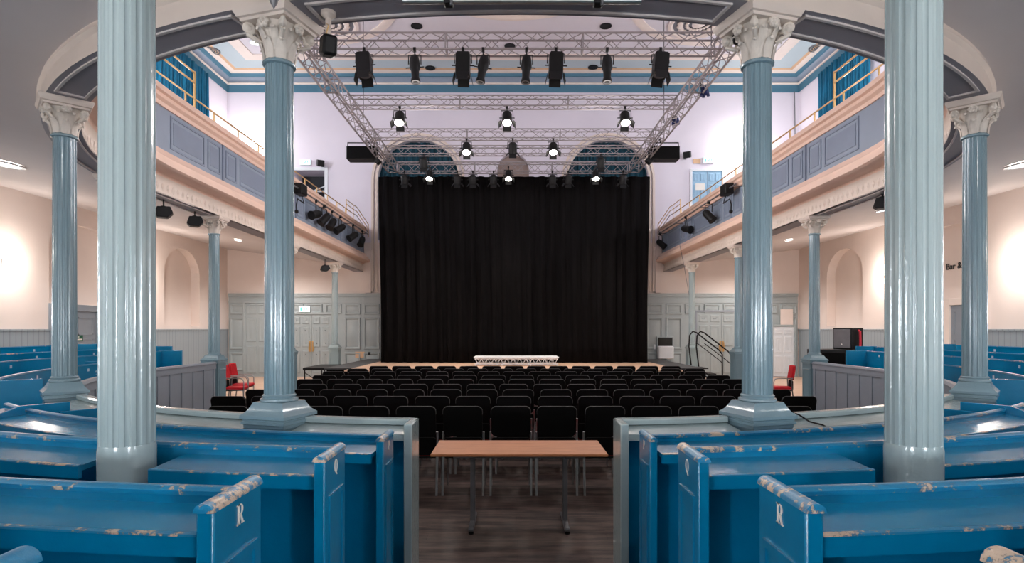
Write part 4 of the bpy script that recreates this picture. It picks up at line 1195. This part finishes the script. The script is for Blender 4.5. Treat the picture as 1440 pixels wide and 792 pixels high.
# loudspeakers under the gallery edge
for px, py, y, lab in ((230, 298, 10.0, 'small black loudspeaker under the left gallery edge, nearer of two'), (274, 311, 11.0, 'small black loudspeaker under the left gallery edge beside the slim column capital'),
                       (457, 377, 18.5, 'black wedge loudspeaker under the far end of the left gallery'), (1241, 285, 9.6, 'small black loudspeaker under the right gallery edge')):
    p = pix(px, py, y)
    t = thing('hanging_speaker', lab, 'loudspeaker', (p.x, y, p.z))
    mb = MB()
    poly = [(-0.13, -0.06), (-0.09, 0.07), (0.1, 0.08), (0.14, -0.02), (0.06, -0.1), (-0.08, -0.1)]
    R = Matrix.Rotation(0.5 if px < 720 else -0.5, 3, 'Z')
    mb.prism(poly, lambda u, v, tt: R @ Vector((u*1.05, tt, v*1.05)), -0.11, 0.11); mb.build('cabinet', ['black_metal'], t, bevel=0.012)
    mb = MB(); mb.tube((0, 0, 0.05), (0, 0, ZS-p.z+0.01), 0.014, n=6); mb.b2(-0.03, 0.03, -0.03, 0.03, 0.06, 0.1); mb.build('bracket', ['black_metal'], t)
# projector on a stem under the ring
p = pix(463, 67, 4.1)
t = thing('ceiling_projector', 'black box projector on a cream stem under the ring beam', 'projector', (p.x, 4.08, p.z))
mb = MB(); R = Matrix.Rotation(0.5, 3, 'Z') @ Matrix.Rotation(0.25, 3, 'X')
mb.box((0, 0, 0), (0.10, 0.15, 0.135), 0, R); mb.build('housing', ['black_metal'], t, bevel=0.02)
mb = MB(); mb.tube((0, 0, 0.05), (0, 0, ZS-p.z-0.02), 0.02, 0.022); mb.lathe([(0.022, ZS-p.z-0.05), (0.05, ZS-p.z-0.025), (0.05, ZS-p.z)], 20); mb.build('stem', ['cream'], t)
mb = MB(); mb.path([(0.0, -0.07, 0.03), (0.03, -0.09, 0.1), (0.0, -0.03, 0.14)], 0.005, 5); mb.build('cable', ['brass'], t)
p = pix(385, 12, 3.6)
t = thing('ceiling_pendant', 'small grey pointed pendant in front of the ring beam above the left rear capital', 'pendant', p)
mb = MB(); mb.lathe([(0.002, 0.0), (0.022, 0.035), (0.042, 0.10), (0.046, 0.14), (0.03, 0.165), (0.012, 0.18)], 16); mb.build('shade', ['steel_grey'], t)
mb = MB(); mb.tube((0, 0, 0.17), (0, 0, ZC0+0.015-p.z), 0.006, n=6); mb.build('rod', ['steel_grey'], t)
mb = MB(); mb.path([pix(1036, 44, 4.3), pix(1031, 52, 4.2), pix(1033, 61, 4.15), pix(1040, 64, 4.15), pix(1047, 60, 4.15), pix(1052, 50, 4.16)], 0.009, 8)
o = mb.build('cable_loop', ['black_metal'], ang=180); tag(o, 'short black cable loop hanging beside the right rear capital', 'cable')
# pipe under the ring
t = thing('scaffold_pipe', 'steel pipe clamped under the top of the ring beam', 'pipe', (0.0, 3.82, 4.005))
mb = MB(); mb.tube((-0.76, 0, 0), (0.80, 0, 0), 0.024, n=14); mb.build('tube', ['pipe_steel'], t)
for x in (-0.46, 0.52):
    mb = MB(); mb.b2(x-0.03, x+0.03, -0.035, 0.035, -0.035, 0.062); mb.build('clamp', ['black_metal'], t, bevel=0.008)
    mb = MB(); mb.tube((x+0.02, -0.03, -0.05), (x+0.02, -0.03, 0.02), 0.01, n=6); mb.build('bolt', ['steel_grey'], t)

# ------------------------------------------------------------------ end wall panelling and doors under the gallery
def raised(mb, x0, x1, z0, z1, y, d):
    rings = []
    for o, dd in ((0.0, 0.0), (0.012, d), (0.05, d), (0.085, 0.3*d), (0.10, 0.3*d), (0.15, 0.65*d)):
        rings.append([(x0+o, y-dd, z0+o), (x1-o, y-dd, z0+o), (x1-o, y-dd, z1-o), (x0+o, y-dd, z1-o)])
    V = [p for r in rings for p in r]; Fs = []
    for k in range(len(rings)-1):
        for i in range(4): Fs.append((k*4+i, k*4+(i+1) % 4, (k+1)*4+(i+1) % 4, (k+1)*4+i))
    Fs.append(tuple(range((len(rings)-1)*4, len(rings)*4)))
    mb.add(V, Fs)
def panelling(s, side, x0, x1, label, skip=()):
    t = thing('trim_panelling_%s' % side, label, 'panelling', (s*(x0+x1)/2, YB, 0), kind='structure')
    cx = s*(x0+x1)/2
    mb = MB(); a, b = s*x0-cx, s*x1-cx
    mb.b2(a, b, -0.06, 0, 0, 3.18); mb.build('boarding', ['panel_grey'], t)
    mb = MB(); mb.b2(a, b, -0.12, 0, 3.18, 3.23); mb.b2(a, b, -0.10, -0.06, 3.10, 3.18); mb.b2(a, b, -0.085, -0.06, 2.86, 2.94); mb.build('cornice', ['panel_grey'], t)
    n = max(1, int(round((x1-x0)/0.78)))
    for i in range(n):
        u0 = a + (b-a)*i/n; u1 = a + (b-a)*(i+1)/n; lo, hi = min(u0, u1)+0.06, max(u0, u1)-0.06
        mid = cx + (lo+hi)/2
        if any(k0 < abs(mid) < k1 for k0, k1 in skip): zs = ((2.45, 2.82),)
        else: zs = ((0.25, 0.95), (1.07, 2.3), (2.42, 2.82))
        for z0, z1 in zs:
            mb = MB(); raised(mb, lo, hi, z0, z1, -0.06, 0.05)
            mb.build('raised_panel', ['panel_grey'], t)
    return t
panelling(-1, 'left', 5.1, 11.0, 'grey green wooden panelling on the end wall left of the stage', skip=((6.9, 8.7), (9.3, 10.5)))
panelling(1, 'right', 5.1, 11.0, 'grey green wooden panelling on the end wall right of the stage', skip=((6.9, 9.1), (9.6, 10.6)))
def door(name, label, x0, x1, ztop, y, leaves, mat, frame=None, z0=0.0, brass=True, glass=False, cat='door'):
    cx = (x0+x1)/2; w = x1-x0
    t = thing(name, label, cat, (cx, y, z0), kind='structure'); h = ztop-z0
    mb = MB(); fw = 0.08
    mb.b2(-w/2-fw, -w/2, -0.06, 0.0, 0, h+fw); mb.b2(w/2, w/2+fw, -0.06, 0.0, 0, h+fw); mb.b2(-w/2, w/2, -0.06, 0.0, h, h+fw)
    mb.build('door_frame', [frame or mat], t, bevel=0.006)
    lw = w/leaves
    for i in range(leaves):
        a = -w/2+lw*i+0.006; b = a+lw-0.012
        mb = MB(); mb.b2(a, b, -0.03, 0.0, 0.01, h-0.006); lf = mb.build('door_leaf', [mat], t, bevel=0.004)
        mb = MB()
        nc = 2
        for c in range(nc):
            u0 = a + 0.06 + (b-a-0.06)*c/nc; u1 = a + (b-a-0.06)*(c+1)/nc
            for zz0, zz1 in ((0.15, 0.42*h), (0.48*h, 0.80*h), (0.85*h, h-0.1)):
                if zz1-zz0 > 0.1: raised(mb, u0, u1-0.02, zz0, zz1, -0.03, 0.02)
        mb.build('door_panel', [mat], lf)
        if brass:
            mb = MB(); hx = (b-0.06) if i == 0 else (a+0.06)
            mb.b2(hx-0.045, hx+0.045, -0.048, -0.03, 0.98, 1.4); mb.tube((hx, -0.1, 1.0), (hx, -0.1, 1.35), 0.012, n=6); mb.tube((hx, -0.1, 1.02), (hx, -0.04, 1.02), 0.01, n=6); mb.tube((hx, -0.1, 1.33), (hx, -0.04, 1.33), 0.01, n=6)
            mb.build('door_handle', ['brass'], lf)
    return t
yw = YB-0.062
door('door_1', 'pale grey double door with brass plates left of the stage', -8.55, -7.02, 2.42, yw, 2, 'panel_grey', 'panel_grey')
door('door_2', 'tall plain grey door in the left end-wall corner', -10.35, -9.35, 2.85, yw, 1, 'panel_grey', 'panel_grey', brass=False)
door('door_3', 'grey double door behind the steps right of the stage', 7.1, 9.0, 2.5, yw, 2, 'panel_grey', 'fence_grey')
door('door_4', 'white door at the far end of the right side aisle', 10.02, 10.82, 1.95, yw-0.02, 1, 'white_paint', 'panel_grey', brass=False)
# closer on the left double door, brass coloured
# small things on the panelling
def small_box(name, label, cat, c, size, mat, part=None):
    o = MB().box((0, 0, 0), size).build(name, [mat], bevel=min(size)*0.2); o.location = c; tag(o, label, cat); return o
p = pix(507, 499, YB); small_box('wall_plaque', 'small tan plaque on the grey panelling left of the curtain', 'plaque', (p.x, YB-0.085, p.z), (0.36, 0.03, 0.24), 'ochre_line')
p = pix(520, 497, YB); small_box('wall_socket', 'small black socket on the panelling beside the tan plaque', 'socket', (p.x, YB-0.09, p.z), (0.1, 0.04, 0.1), 'black_metal')
p = pix(934, 482, YB)
t = thing('wall_monitor', 'dark monitor with pale frame on the panelling right of the curtain', 'monitor', (p.x, YB-0.06, p.z))
mb = MB(); mb.b2(-0.32, 0.32, -0.09, 0, -0.24, 0.24); mb.build('frame', ['panel_grey'], t, bevel=0.01)
mb = MB(); mb.b2(-0.28, 0.28, -0.096, -0.088, -0.2, 0.2); mb.build('screen', ['screen'], t)
p = pix(936, 503, YB-0.2); small_box('equipment_cabinet', 'small grey cabinet under the wall monitor', 'cabinet', (p.x, YB-0.18, 0.95), (0.6, 0.22, 0.5), 'white_paint')
p = pix(920, 488, YB-0.05); small_box('wall_socket', 'small white box left of the wall monitor', 'socket', (p.x, YB-0.09, p.z), (0.08, 0.05, 0.18), 'white_paint')
p = pix(1104, 446, YB); mb = MB(); mb.b2(-0.24, 0.24, -0.03, 0, -0.3, 0.3); o = mb.build('wall_panel', ['wall_pink'], bevel=0.004); o.location = (p.x, YB-0.115, p.z); tag(o, 'square cream panel above the white door on the right', 'panel')

def exit_sign(label, p, y, w=0.42, h=0.2):
    t = thing('exit_sign', label, 'exit sign', (p.x, y, p.z))
    mb = MB(); mb.b2(-w/2, w/2, -0.06, 0, -h/2, h/2); mb.build('housing', ['white_paint'], t, bevel=0.005)
    mb = MB(); mb.b2(-w/2+0.015, w/2-0.015, -0.064, -0.058, -h/2+0.015, h/2-0.015); mb.build('panel', ['exit_glow'], t)
    mb = MB(); fn = lambda u, v, tt: (u, tt, v)
    k = h/0.2; y0, y1 = -0.068, -0.063
    # running figure, doorway and arrow
    mb.b2(-0.13*k, -0.09*k, y0, y1, -0.06*k, 0.06*k)
    mb.prism([(0.02+0.016*math.cos(a*PI/4), 0.055+0.016*math.sin(a*PI/4)) for a in range(8)], fn, y0, y1)
    mb.prism([(-0.01, 0.035), (0.025, 0.035), (0.015, -0.01), (-0.02, -0.01)], fn, y0, y1)
    mb.prism([(-0.02, -0.01), (0.0, -0.01), (-0.03, -0.06), (-0.05, -0.06)], fn, y0, y1)
    mb.prism([(0.0, -0.01), (0.018, -0.01), (0.04, -0.035), (0.03, -0.06), (0.018, -0.055), (0.022, -0.038)], fn, y0, y1)
    mb.prism([(0.09, -0.05), (0.11, -0.05), (0.11, 0.02), (0.13, 0.02), (0.10, 0.06), (0.07, 0.02), (0.09, 0.02)], fn, y0, y1)
    mb.build('pictogram', ['exit_green'], t, smooth=False)
    return t
exit_sign('lit exit sign over the double door left of the stage', pix(430, 435, YB), YB-0.09, 0.44, 0.24)
exit_sign('lit exit sign above the dark opening on the left gallery', pix(430, 229, YB), YB-0.01, 0.42, 0.22)
exit_sign('lit exit sign above the blue gallery door on the right', pix(996, 226, YB), YB-0.01, 0.42, 0.24)

# gallery door and opening
pa = pix(973, 241, YB); pb = pix(1015, 241, YB)
t = door('door_5', 'pale blue panelled door with white frame on the right gallery', pa.x, pb.x, pa.z, YB-0.0, 2, 'door_blue', 'white_paint', z0=5.4, brass=False)
p = pix(984, 263, YB); small_box('paper_notice', 'white paper notice on the blue gallery door', 'notice', (p.x, YB-0.05, p.z), (0.36, 0.008, 0.26), 'letter_white')
mb = MB(); x0, x1, zt = -8.5, -7.3, 8.0
mb.b2(x0-0.12, x0, YB-0.04, YB, 5.3, zt+0.12); mb.b2(x1, x1+0.12, YB-0.04, YB, 5.3, zt+0.12); mb.b2(x0, x1, YB-0.04, YB, zt, zt+0.12)
struct(mb.build('trim_opening', ['white_paint']), 'white frame of the dark opening on the left gallery', 'frame')
mb = MB(); mb.b2(x0+0.02, x1-0.02, YB+0.55, YB+0.6, 7.3, 7.36); mb.tube((x0, YB+0.5, 7.1), (x1, YB+0.3, 7.5), 0.02); o = mb.build('stair_handrail', ['white_paint']); tag(o, 'pale handrail inside the dark opening on the left gallery', 'handrail')
for px, py, lab, s in ((450, 229, 'small black loudspeaker on the end wall beside the left gallery opening', 1), (967, 217, 'small black loudspeaker angled on the end wall over the blue gallery door', -1)):
    p = pix(px, py, YB-0.35)
    t = thing('wall_speaker', lab, 'loudspeaker', (p.x, YB-0.3, p.z))
    R = Matrix.Rotation(s*0.5, 3, 'Z') @ Matrix.Rotation(0.3, 3, 'X')
    mb = MB(); mb.box((0, 0, 0), (0.26, 0.26, 0.24), 0, R); mb.build('cabinet', ['black_metal'], t, bevel=0.02)
    mb = MB(); mb.tube((0, 0.05, 0), (0, 0.3, -0.02), 0.02, n=6); mb.b2(-0.05, 0.05, 0.27, 0.3, -0.1, 0.06); mb.build('bracket', ['steel_grey'], t)
p = pix(980, 227, YB); small_box('fire_notice', 'small pinkish sign left of the right gallery exit sign', 'sign', (p.x, YB-0.01, p.z), (0.28, 0.02, 0.18), 'ochre_line')
# hanging cable with red tag on the upper right
p = pix(1117, 150, YB-0.1)
t = thing('hanging_chain', 'dark hanging chain at the upper right corner of the end wall', 'chain', (p.x, YB-0.15, 8.4))
mb = MB(); mb.path([(0, 0, -0.9), (0.01, 0, 0.2), (0, 0, 1.4), (-0.02, 0, 2.6)], 0.02, 6); mb.build('chain', ['steel_grey'], t)
mb = MB(); mb.tube((0, 0, -0.1), (0, 0, 0.3), 0.035, n=8); mb.build('grip', ['red_tape'], t)

# ------------------------------------------------------------------ side wall doors and sign
def side_door(s, name, label, y0, y1, ztop, mat, frame):
    t = thing(name, label, 'door', (s*W, (y0+y1)/2, 0), kind='structure'); w = y1-y0
    mb = MB(); fw = 0.17; xa, xb = 0, -s*0.09
    mb.b2(xa, xb, -w/2-fw, -w/2, 0, ztop+fw); mb.b2(xa, xb, w/2, w/2+fw, 0, ztop+fw); mb.b2(xa, xb, -w/2, w/2, ztop, ztop+fw); mb.build('door_frame', [frame], t, bevel=0.006)
    mb = MB(); mb.b2(0, -s*0.035, -w/2, w/2, 0.0, ztop); lf = mb.build('door_leaf', [mat], t)
    mb = MB()
    for z0, z1 in ((0.2, 0.9), (1.0, 1.6), (1.7, ztop-0.15)):
        for a, b in ((-w/2+0.1, -0.05), (0.05, w/2-0.1)):
            q = 0.03
            mb.b2(-s*0.035, -s*0.05, a, b, z0, z0+q); mb.b2(-s*0.035, -s*0.05, a, b, z1-q, z1); mb.b2(-s*0.035, -s*0.05, a, a+q, z0, z1); mb.b2(-s*0.035, -s*0.05, b-q, b, z0, z1)
    mb.build('door_panel', [mat], lf)
    return t
side_door(-1, 'door_6', 'grey panelled door in the left wall between the blue pews and the niche', 14.05, 15.4, 2.3, 'fence_grey', 'fence_grey')
mb = MB(); mb.b2(-0.006, 0.0, -0.22, 0.22, -0.07, 0.07); t6 = thing('fire_door_sign', 'small green fire sign on the grey left wall door', 'sign', (-W+0.062, 14.75, 1.62))
mb = MB(); mb.b2(-0.004, 0.004, -0.16, 0.16, -0.075, 0.075); mb.build('panel', ['green_sign'], t6)
mb = MB(); mb.b2(0.004, 0.007, -0.12, 0.12, -0.045, -0.015); mb.b2(0.004, 0.007, -0.12, 0.03, 0.02, 0.045); mb.build('marking', ['letter_white'], t6)
side_door(1, 'door_7', 'grey door in a cream frame under the bar sign on the right wall', 13.8, 14.72, 2.45, 'fence_grey', 'moulding_cream')
# bar sign lettering
cu = bpy.data.curves.new('bar_lettering', 'FONT'); cu.body = 'Bar &'; cu.size = 0.232; cu.extrude = 0.006
tmp = bpy.data.objects.new('bar_tmp', cu); COL.objects.link(tmp)
bpy.context.view_layer.update()
me = bpy.data.meshes.new_from_object(tmp.evaluated_get(bpy.context.evaluated_depsgraph_get()))
bpy.data.objects.remove(tmp); me.materials.append(MATS['black_metal'])
o = bpy.data.objects.new('wall_lettering', me); COL.objects.link(o)
o.rotation_euler = (PI/2, 0, -PI/2); p0 = pix(1331, 377, 14.85)
o.location = (W+0.128, 15.12, 3.38); tag(o, 'black lettering reading Bar & in the niche over the right wall door', 'lettering')

# niche picture-less pipes skipped; loudspeaker stack on the right
t = thing('loudspeaker', 'tall black loudspeaker standing on two low cabinets by the right wall', 'loudspeaker', (7.86, 13.72, 1.38), -1.15)
mb = MB(); mb.b2(-0.24, 0.24, -0.2, 0.2, 0.0, 0.50); mb.build('cabinet', ['black_metal'], t, bevel=0.015)
mb = MB(); mb.b2(-0.21, 0.21, -0.215, -0.2, 0.03, 0.47); mb.build('grille', ['steel_grey'], t, bevel=0.005)
mb = MB(); mb.prism([(-0.02, 0), (0.02, 0), (0.0, 0.04)], lambda u, v, tt: (u, tt, v+0.1), -0.22, -0.214); mb.build('badge', ['letter_white'], t)
for x, zz, nm in ((-0.30, 0.25, 'left'), (0.30, 0.25, 'right')):
    mb = MB(); mb.path([(x*0.86, 0, 0.05), (x, 0, 0.05), (x*1.02, 0, 0.2), (x*0.99, 0, 0.42), (x*0.86, 0, 0.44)], 0.025, 6); mb.build('handle', ['red_tape'], t)
for i, (x, lab) in enumerate(((7.35, 'low black speaker cabinet at the left under the tall loudspeaker'), (7.98, 'low black speaker cabinet at the right under the tall loudspeaker'))):
    t = thing('subwoofer', lab, 'loudspeaker', (x, 13.72, 0.0))
    mb = MB(); mb.b2(-0.305, 0.305, -0.3, 0.3, 0.02, 1.38); mb.build('cabinet', ['black_metal'], t, bevel=0.015)
    mb = MB(); mb.b2(-0.26, 0.26, -0.315, -0.3, 0.1, 1.3); mb.build('grille', ['black_fabric'], t, bevel=0.005)
    for a in (-0.25, 0.25):
        mb = MB(); mb.tube((a, -0.25, 0), (a, -0.25, 0.03), 0.025); mb.build('foot', ['kettle_rubber'], t)

# thin cable over the right grey desk
mb = MB()
q = [pix(1119, 574, 4.62), pix(1130, 581, 4.52), pix(1141, 590, 4.42), pix(1146, 600, 4.32)]
q = [cpt(R_(24.0)), ]
a = R_(21.2); rr = rad(a); pts = []
for u, z in ((-0.2, 0.9), (-0.165, 1.18), (-0.11, 1.232), (-0.045, 1.215), (0.02, 1.172), (0.1, 1.158), (0.155, 1.13), (0.16, 0.95)):
    pts.append(((rr+u)*math.sin(a+u*0.08), YC-(rr+u)*math.cos(a+u*0.08), z))
mb.path(pts, 0.006, 6); o = mb.build('power_cable', ['black_metal']); tag(o, 'thin black cable lying across the grey front desk on the right', 'cable')
# thin wire dropping from the right gallery
mb = MB(); a0 = pix(958, 345, 19.0); mb.path([pix(956, 345, 18.6), pix(963, 380, 18.8), pix(969, 415, 19.0)], 0.008, 5)
o = mb.build('loose_wire', ['steel_grey']); tag(o, 'thin loose wire hanging from the far right gallery front', 'wire')

# ------------------------------------------------------------------ light fittings and lamps
def lamp(name, kind, loc, energy, color, rot=None, **k):
    l = bpy.data.lights.new(name, kind); l.energy = energy; l.color = color
    for a, b in k.items(): setattr(l, a, b)
    o = bpy.data.objects.new(name, l); COL.objects.link(o); o.location = loc
    if rot: o.rotation_euler = rot
    return o
REARC = (0.84, 0.92, 1.0); WARM = (1.0, 0.92, 0.85); NEUT = (1.0, 0.94, 0.90); COOL = (0.95, 0.96, 1.0)
E_SC = 58; E_UP = 150; E_DN = 230; E_GAL = 360; E_PEW = 110; E_REAR = 300; E_FR = 90; E_STAGE = 800; E_FILL = 120
scl = None
def sconce(lab, loc, rz, grp, e, col):
    global scl
    if scl is None:
        t = thing('wall_light', lab, 'wall light', group=grp)
        mb = MB(); mb.b2(-0.05, 0.05, -0.02, 0.0, -0.09, 0.09); mb.build('back_plate', ['white_paint'], t, bevel=0.006)
        mb = MB(); mb.tube((0, -0.02, -0.02), (0, -0.14, -0.02), 0.012, n=8); mb.build('arm', ['brass'], t)
        mb = MB(); mb.sphere((0, -0.15, 0.05), 0.075, 16, 10); mb.build('globe', ['bulb'], t)
        scl = t; o = t
    else: o = copy_tree(scl, lab)
    o['group'] = grp; o.location = loc; o.rotation_euler = (0, 0, rz)
    d = Vector((0, -0.5, 0.05)); d.rotate(Euler((0, 0, rz)))
    lamp('sconce_lamp', 'POINT', Vector(loc)+d, e, col, shadow_soft_size=0.1)
for s, side in ((-1, 'left'), (1, 'right')):
    sconce('glowing wall light on the %s wall over the side pews' % side, (s*W, 12.65, 3.28), -s*PI/2, 'wall lights under the gallery', E_SC, WARM)
    sconce('glowing wall light on the %s wall near the far niche' % side, (s*W, 17.35, 3.42), -s*PI/2, 'wall lights under the gallery', E_SC, WARM)
    sconce('glowing wall light high on the end wall over the %s gallery' % side, (s*8.85 if s > 0 else -9.95, YB, 8.75), 0, 'wall lights over the gallery', E_UP, NEUT)
dnl = None
def downlight(lab, loc, r, lit, grp, e=0, col=NEUT, tilt=None):
    t = thing('recessed_downlight', lab, 'ceiling light', loc, 0, grp)
    mb = MB(); mb.lathe([(r*0.82, 0.0), (r, -0.004), (r, -0.025), (r*0.82, -0.03)], 24, capb=False, capt=False); mb.build('trim_ring', ['white_paint' if lit else 'black_metal'], t)
    mb = MB(); mb.lathe([(0.0, -0.012), (r*0.83, -0.012)], 24, capb=False, capt=False); mb.build('lens', ['downlight_glow' if lit else 'black_metal'], t)
    if tilt: t.rotation_euler = tilt
    if e: lamp('downlight_lamp', 'SPOT', (loc[0], loc[1], loc[2]-0.06), e, col, spot_size=R_(150), spot_blend=0.9, shadow_soft_size=0.15)
def zunder(x, y):
    ax = abs(x)
    if y > YC: t = (ax-A_-0.19)/(W-A_-0.19)
    else:
        p = math.atan2(ax, YC-y); r0 = rad(p)+0.19; r = math.hypot(ax, YC-y)
        k = min(W/max(1e-6, math.sin(p)), (YC-YR)/max(1e-6, math.cos(p))); t = (r-r0)/(k-r0)
    return ZC0+(ZC1-ZC0)*t
for s, side in ((-1, 'left'), (1, 'right')):
    sl = (0, -s*math.atan2(ZC1-ZC0, W-A_-0.19), 0)
    for y, r, lab in ((9.6, 0.32, 'large round ceiling light under the %s gallery over the side pews'), (13.4, 0.13, 'small bright downlight under the %s gallery beside the slim column'), (17.9, 0.13, 'small bright downlight under the far part of the %s gallery'), (20.9, 0.13, 'added fill downlight at the far end under the %s gallery, above the corner doors')):  # last one is added, hidden behind columns, to brighten the far end
        downlight(lab % side, (s*8.45, y, zunder(8.45, y)-0.012), r, True, 'lit downlights under the gallery', E_DN*(1.5 if y > 15 else 1), NEUT, sl)
CD = [(586, 37), (852, 37), (717, 65), (605, 96), (834, 95), (700, 17), (915, 22)]
CDL = ['left of centre over the nearest truss', 'right of centre over the nearest truss', 'at the centre behind the nearest truss', 'left near the cornice', 'right near the cornice', 'under the ring edge at the centre', 'under the ring edge at the right']
for (px, py), lab in zip(CD, CDL):
    d = (ZTOP-0.03-CAMZ)*F/(HY-py); x = CAMX+(px-720)*d/F
    downlight('unlit dark recessed ceiling spot ' + lab, (x, d, ZTOP-0.012), 0.19, False, 'dark recessed spots in the high ceiling')
downlight('bright ceiling light behind the left rear capital', (-8.85, 20.0, ZTOP-0.012), 0.2, True, 'lit downlights in the high ceiling')
# louvred vents in the blue ceiling border
for px, py, side in ((297, 72, 'left'), (1150, 68, 'right')):
    d = (ZTOP-0.03-CAMZ)*F/(HY-py); x = CAMX+(px-720)*d/F
    t = thing('ceiling_vent', 'round slatted air vent in the %s ceiling border' % side, 'vent', (x, d, ZTOP))
    mb = MB(); mb.lathe([(0.3, 0.0), (0.3, -0.03), (0.25, -0.03)], 24, capb=False, capt=False); mb.build('rim', ['steel_grey'], t)
    mb = MB()
    for r in (0.2, 0.12, 0.05): mb.lathe([(r, -0.0), (r, -0.03), (r-0.04, -0.02)], 20, capb=False, capt=False)
    mb.build('slats', ['steel_grey'], t)
# added fill lamps without fittings, at gallery level, behind the pews and below
for s in (-1, 1):
    for y in (3.0, 8.0, 12.5, 17.0):
        lamp('gallery_fill_lamp', 'POINT', (s*10.5, y, 7.6), E_GAL, COOL, shadow_soft_size=0.15)  # added uplight behind the gallery fronts, brightens upper walls and ceiling
    for x, z in ((2.6, 2.0), (8.0, 2.2)):
        lamp('rear_fill_lamp', 'POINT', (s*x, YR+0.35, z), E_REAR, REARC, shadow_soft_size=0.15)  # added unseen fill behind the camera, for ring beam, columns and pews
for x, y in ((-2.3, 8.5), (2.3, 8.5), (-2.3, 14.5), (2.3, 14.5)):
    lamp('hall_fill_lamp', 'POINT', (x, y, 5.0), E_FILL*(1.7 if y > 10 else 1.0), NEUT, shadow_soft_size=0.3)  # added bare fill in mid-air, brightens the gallery faces
for sx in (-1, 1):
    for y in (9.0, 5.0):
        lamp('side_fill_lamp', 'POINT', (sx*(W-0.35), y, 3.3), E_SC, WARM, shadow_soft_size=0.12)  # added off-frame fill, evens out the walls under the gallery
for sx in (-1, 1):
    for x, y, k in ((5.6, 3.4, 1.3), (2.6, 0.9, 0.8)):
        lamp('pew_fill_spot', 'SPOT', (sx*x, y, zunder(x, y)-0.05), E_PEW*k, NEUT, spot_size=R_(140), spot_blend=0.8, shadow_soft_size=0.12)  # added spots without fittings, brighten the pew shelves
# beams of the lit fresnels, falling down the hall and on the stage
def aim(loc, to):
    return (Vector(to)-Vector(loc)).to_track_quat('-Z', 'Y').to_euler()
for px, y, ty, e in ((562, 13.5, 6.0, E_FR), (713, 13.5, 6.0, E_FR), (879, 13.5, 6.0, E_FR), (656, 15.8, 9.0, E_FR), (778, 15.8, 9.0, E_FR), (604, 18.9, 17.8, E_STAGE), (715, 18.9, 17.8, E_STAGE), (838, 18.9, 17.8, E_STAGE)):
    x = CAMX+(px-720)*y/F; loc = (x, y-0.05, 6.66)
    lamp('fresnel_beam', 'SPOT', loc, e, (1.0, 0.88, 0.76), aim(loc, (x*1.1, ty, 0)), spot_size=R_(70), spot_blend=0.8, shadow_soft_size=0.1)
# ------------------------------------------------------------------ world, camera, view
wd = bpy.data.worlds.new('world'); SC.world = wd; wd.use_nodes = True
bg = wd.node_tree.nodes['Background']; bg.inputs['Color'].default_value = (0.6, 0.65, 0.75, 1); bg.inputs['Strength'].default_value = 0.3
cd = bpy.data.cameras.new('camera'); cam = bpy.data.objects.new('camera', cd); COL.objects.link(cam)
cam.location = (CAMX, 0, CAMZ); cam.rotation_euler = (PI/2, 0, 0)
cd.sensor_width = 36; cd.lens = F/1440*36; cd.shift_y = (HY-396)/1440; cd.clip_start = 0.05; cd.clip_end = 100
SC.camera = cam
vs = SC.view_settings; vs.view_transform = 'Standard'; vs.look = 'None'; vs.exposure = 0.0; vs.gamma = 1.0; vs.use_curve_mapping = False
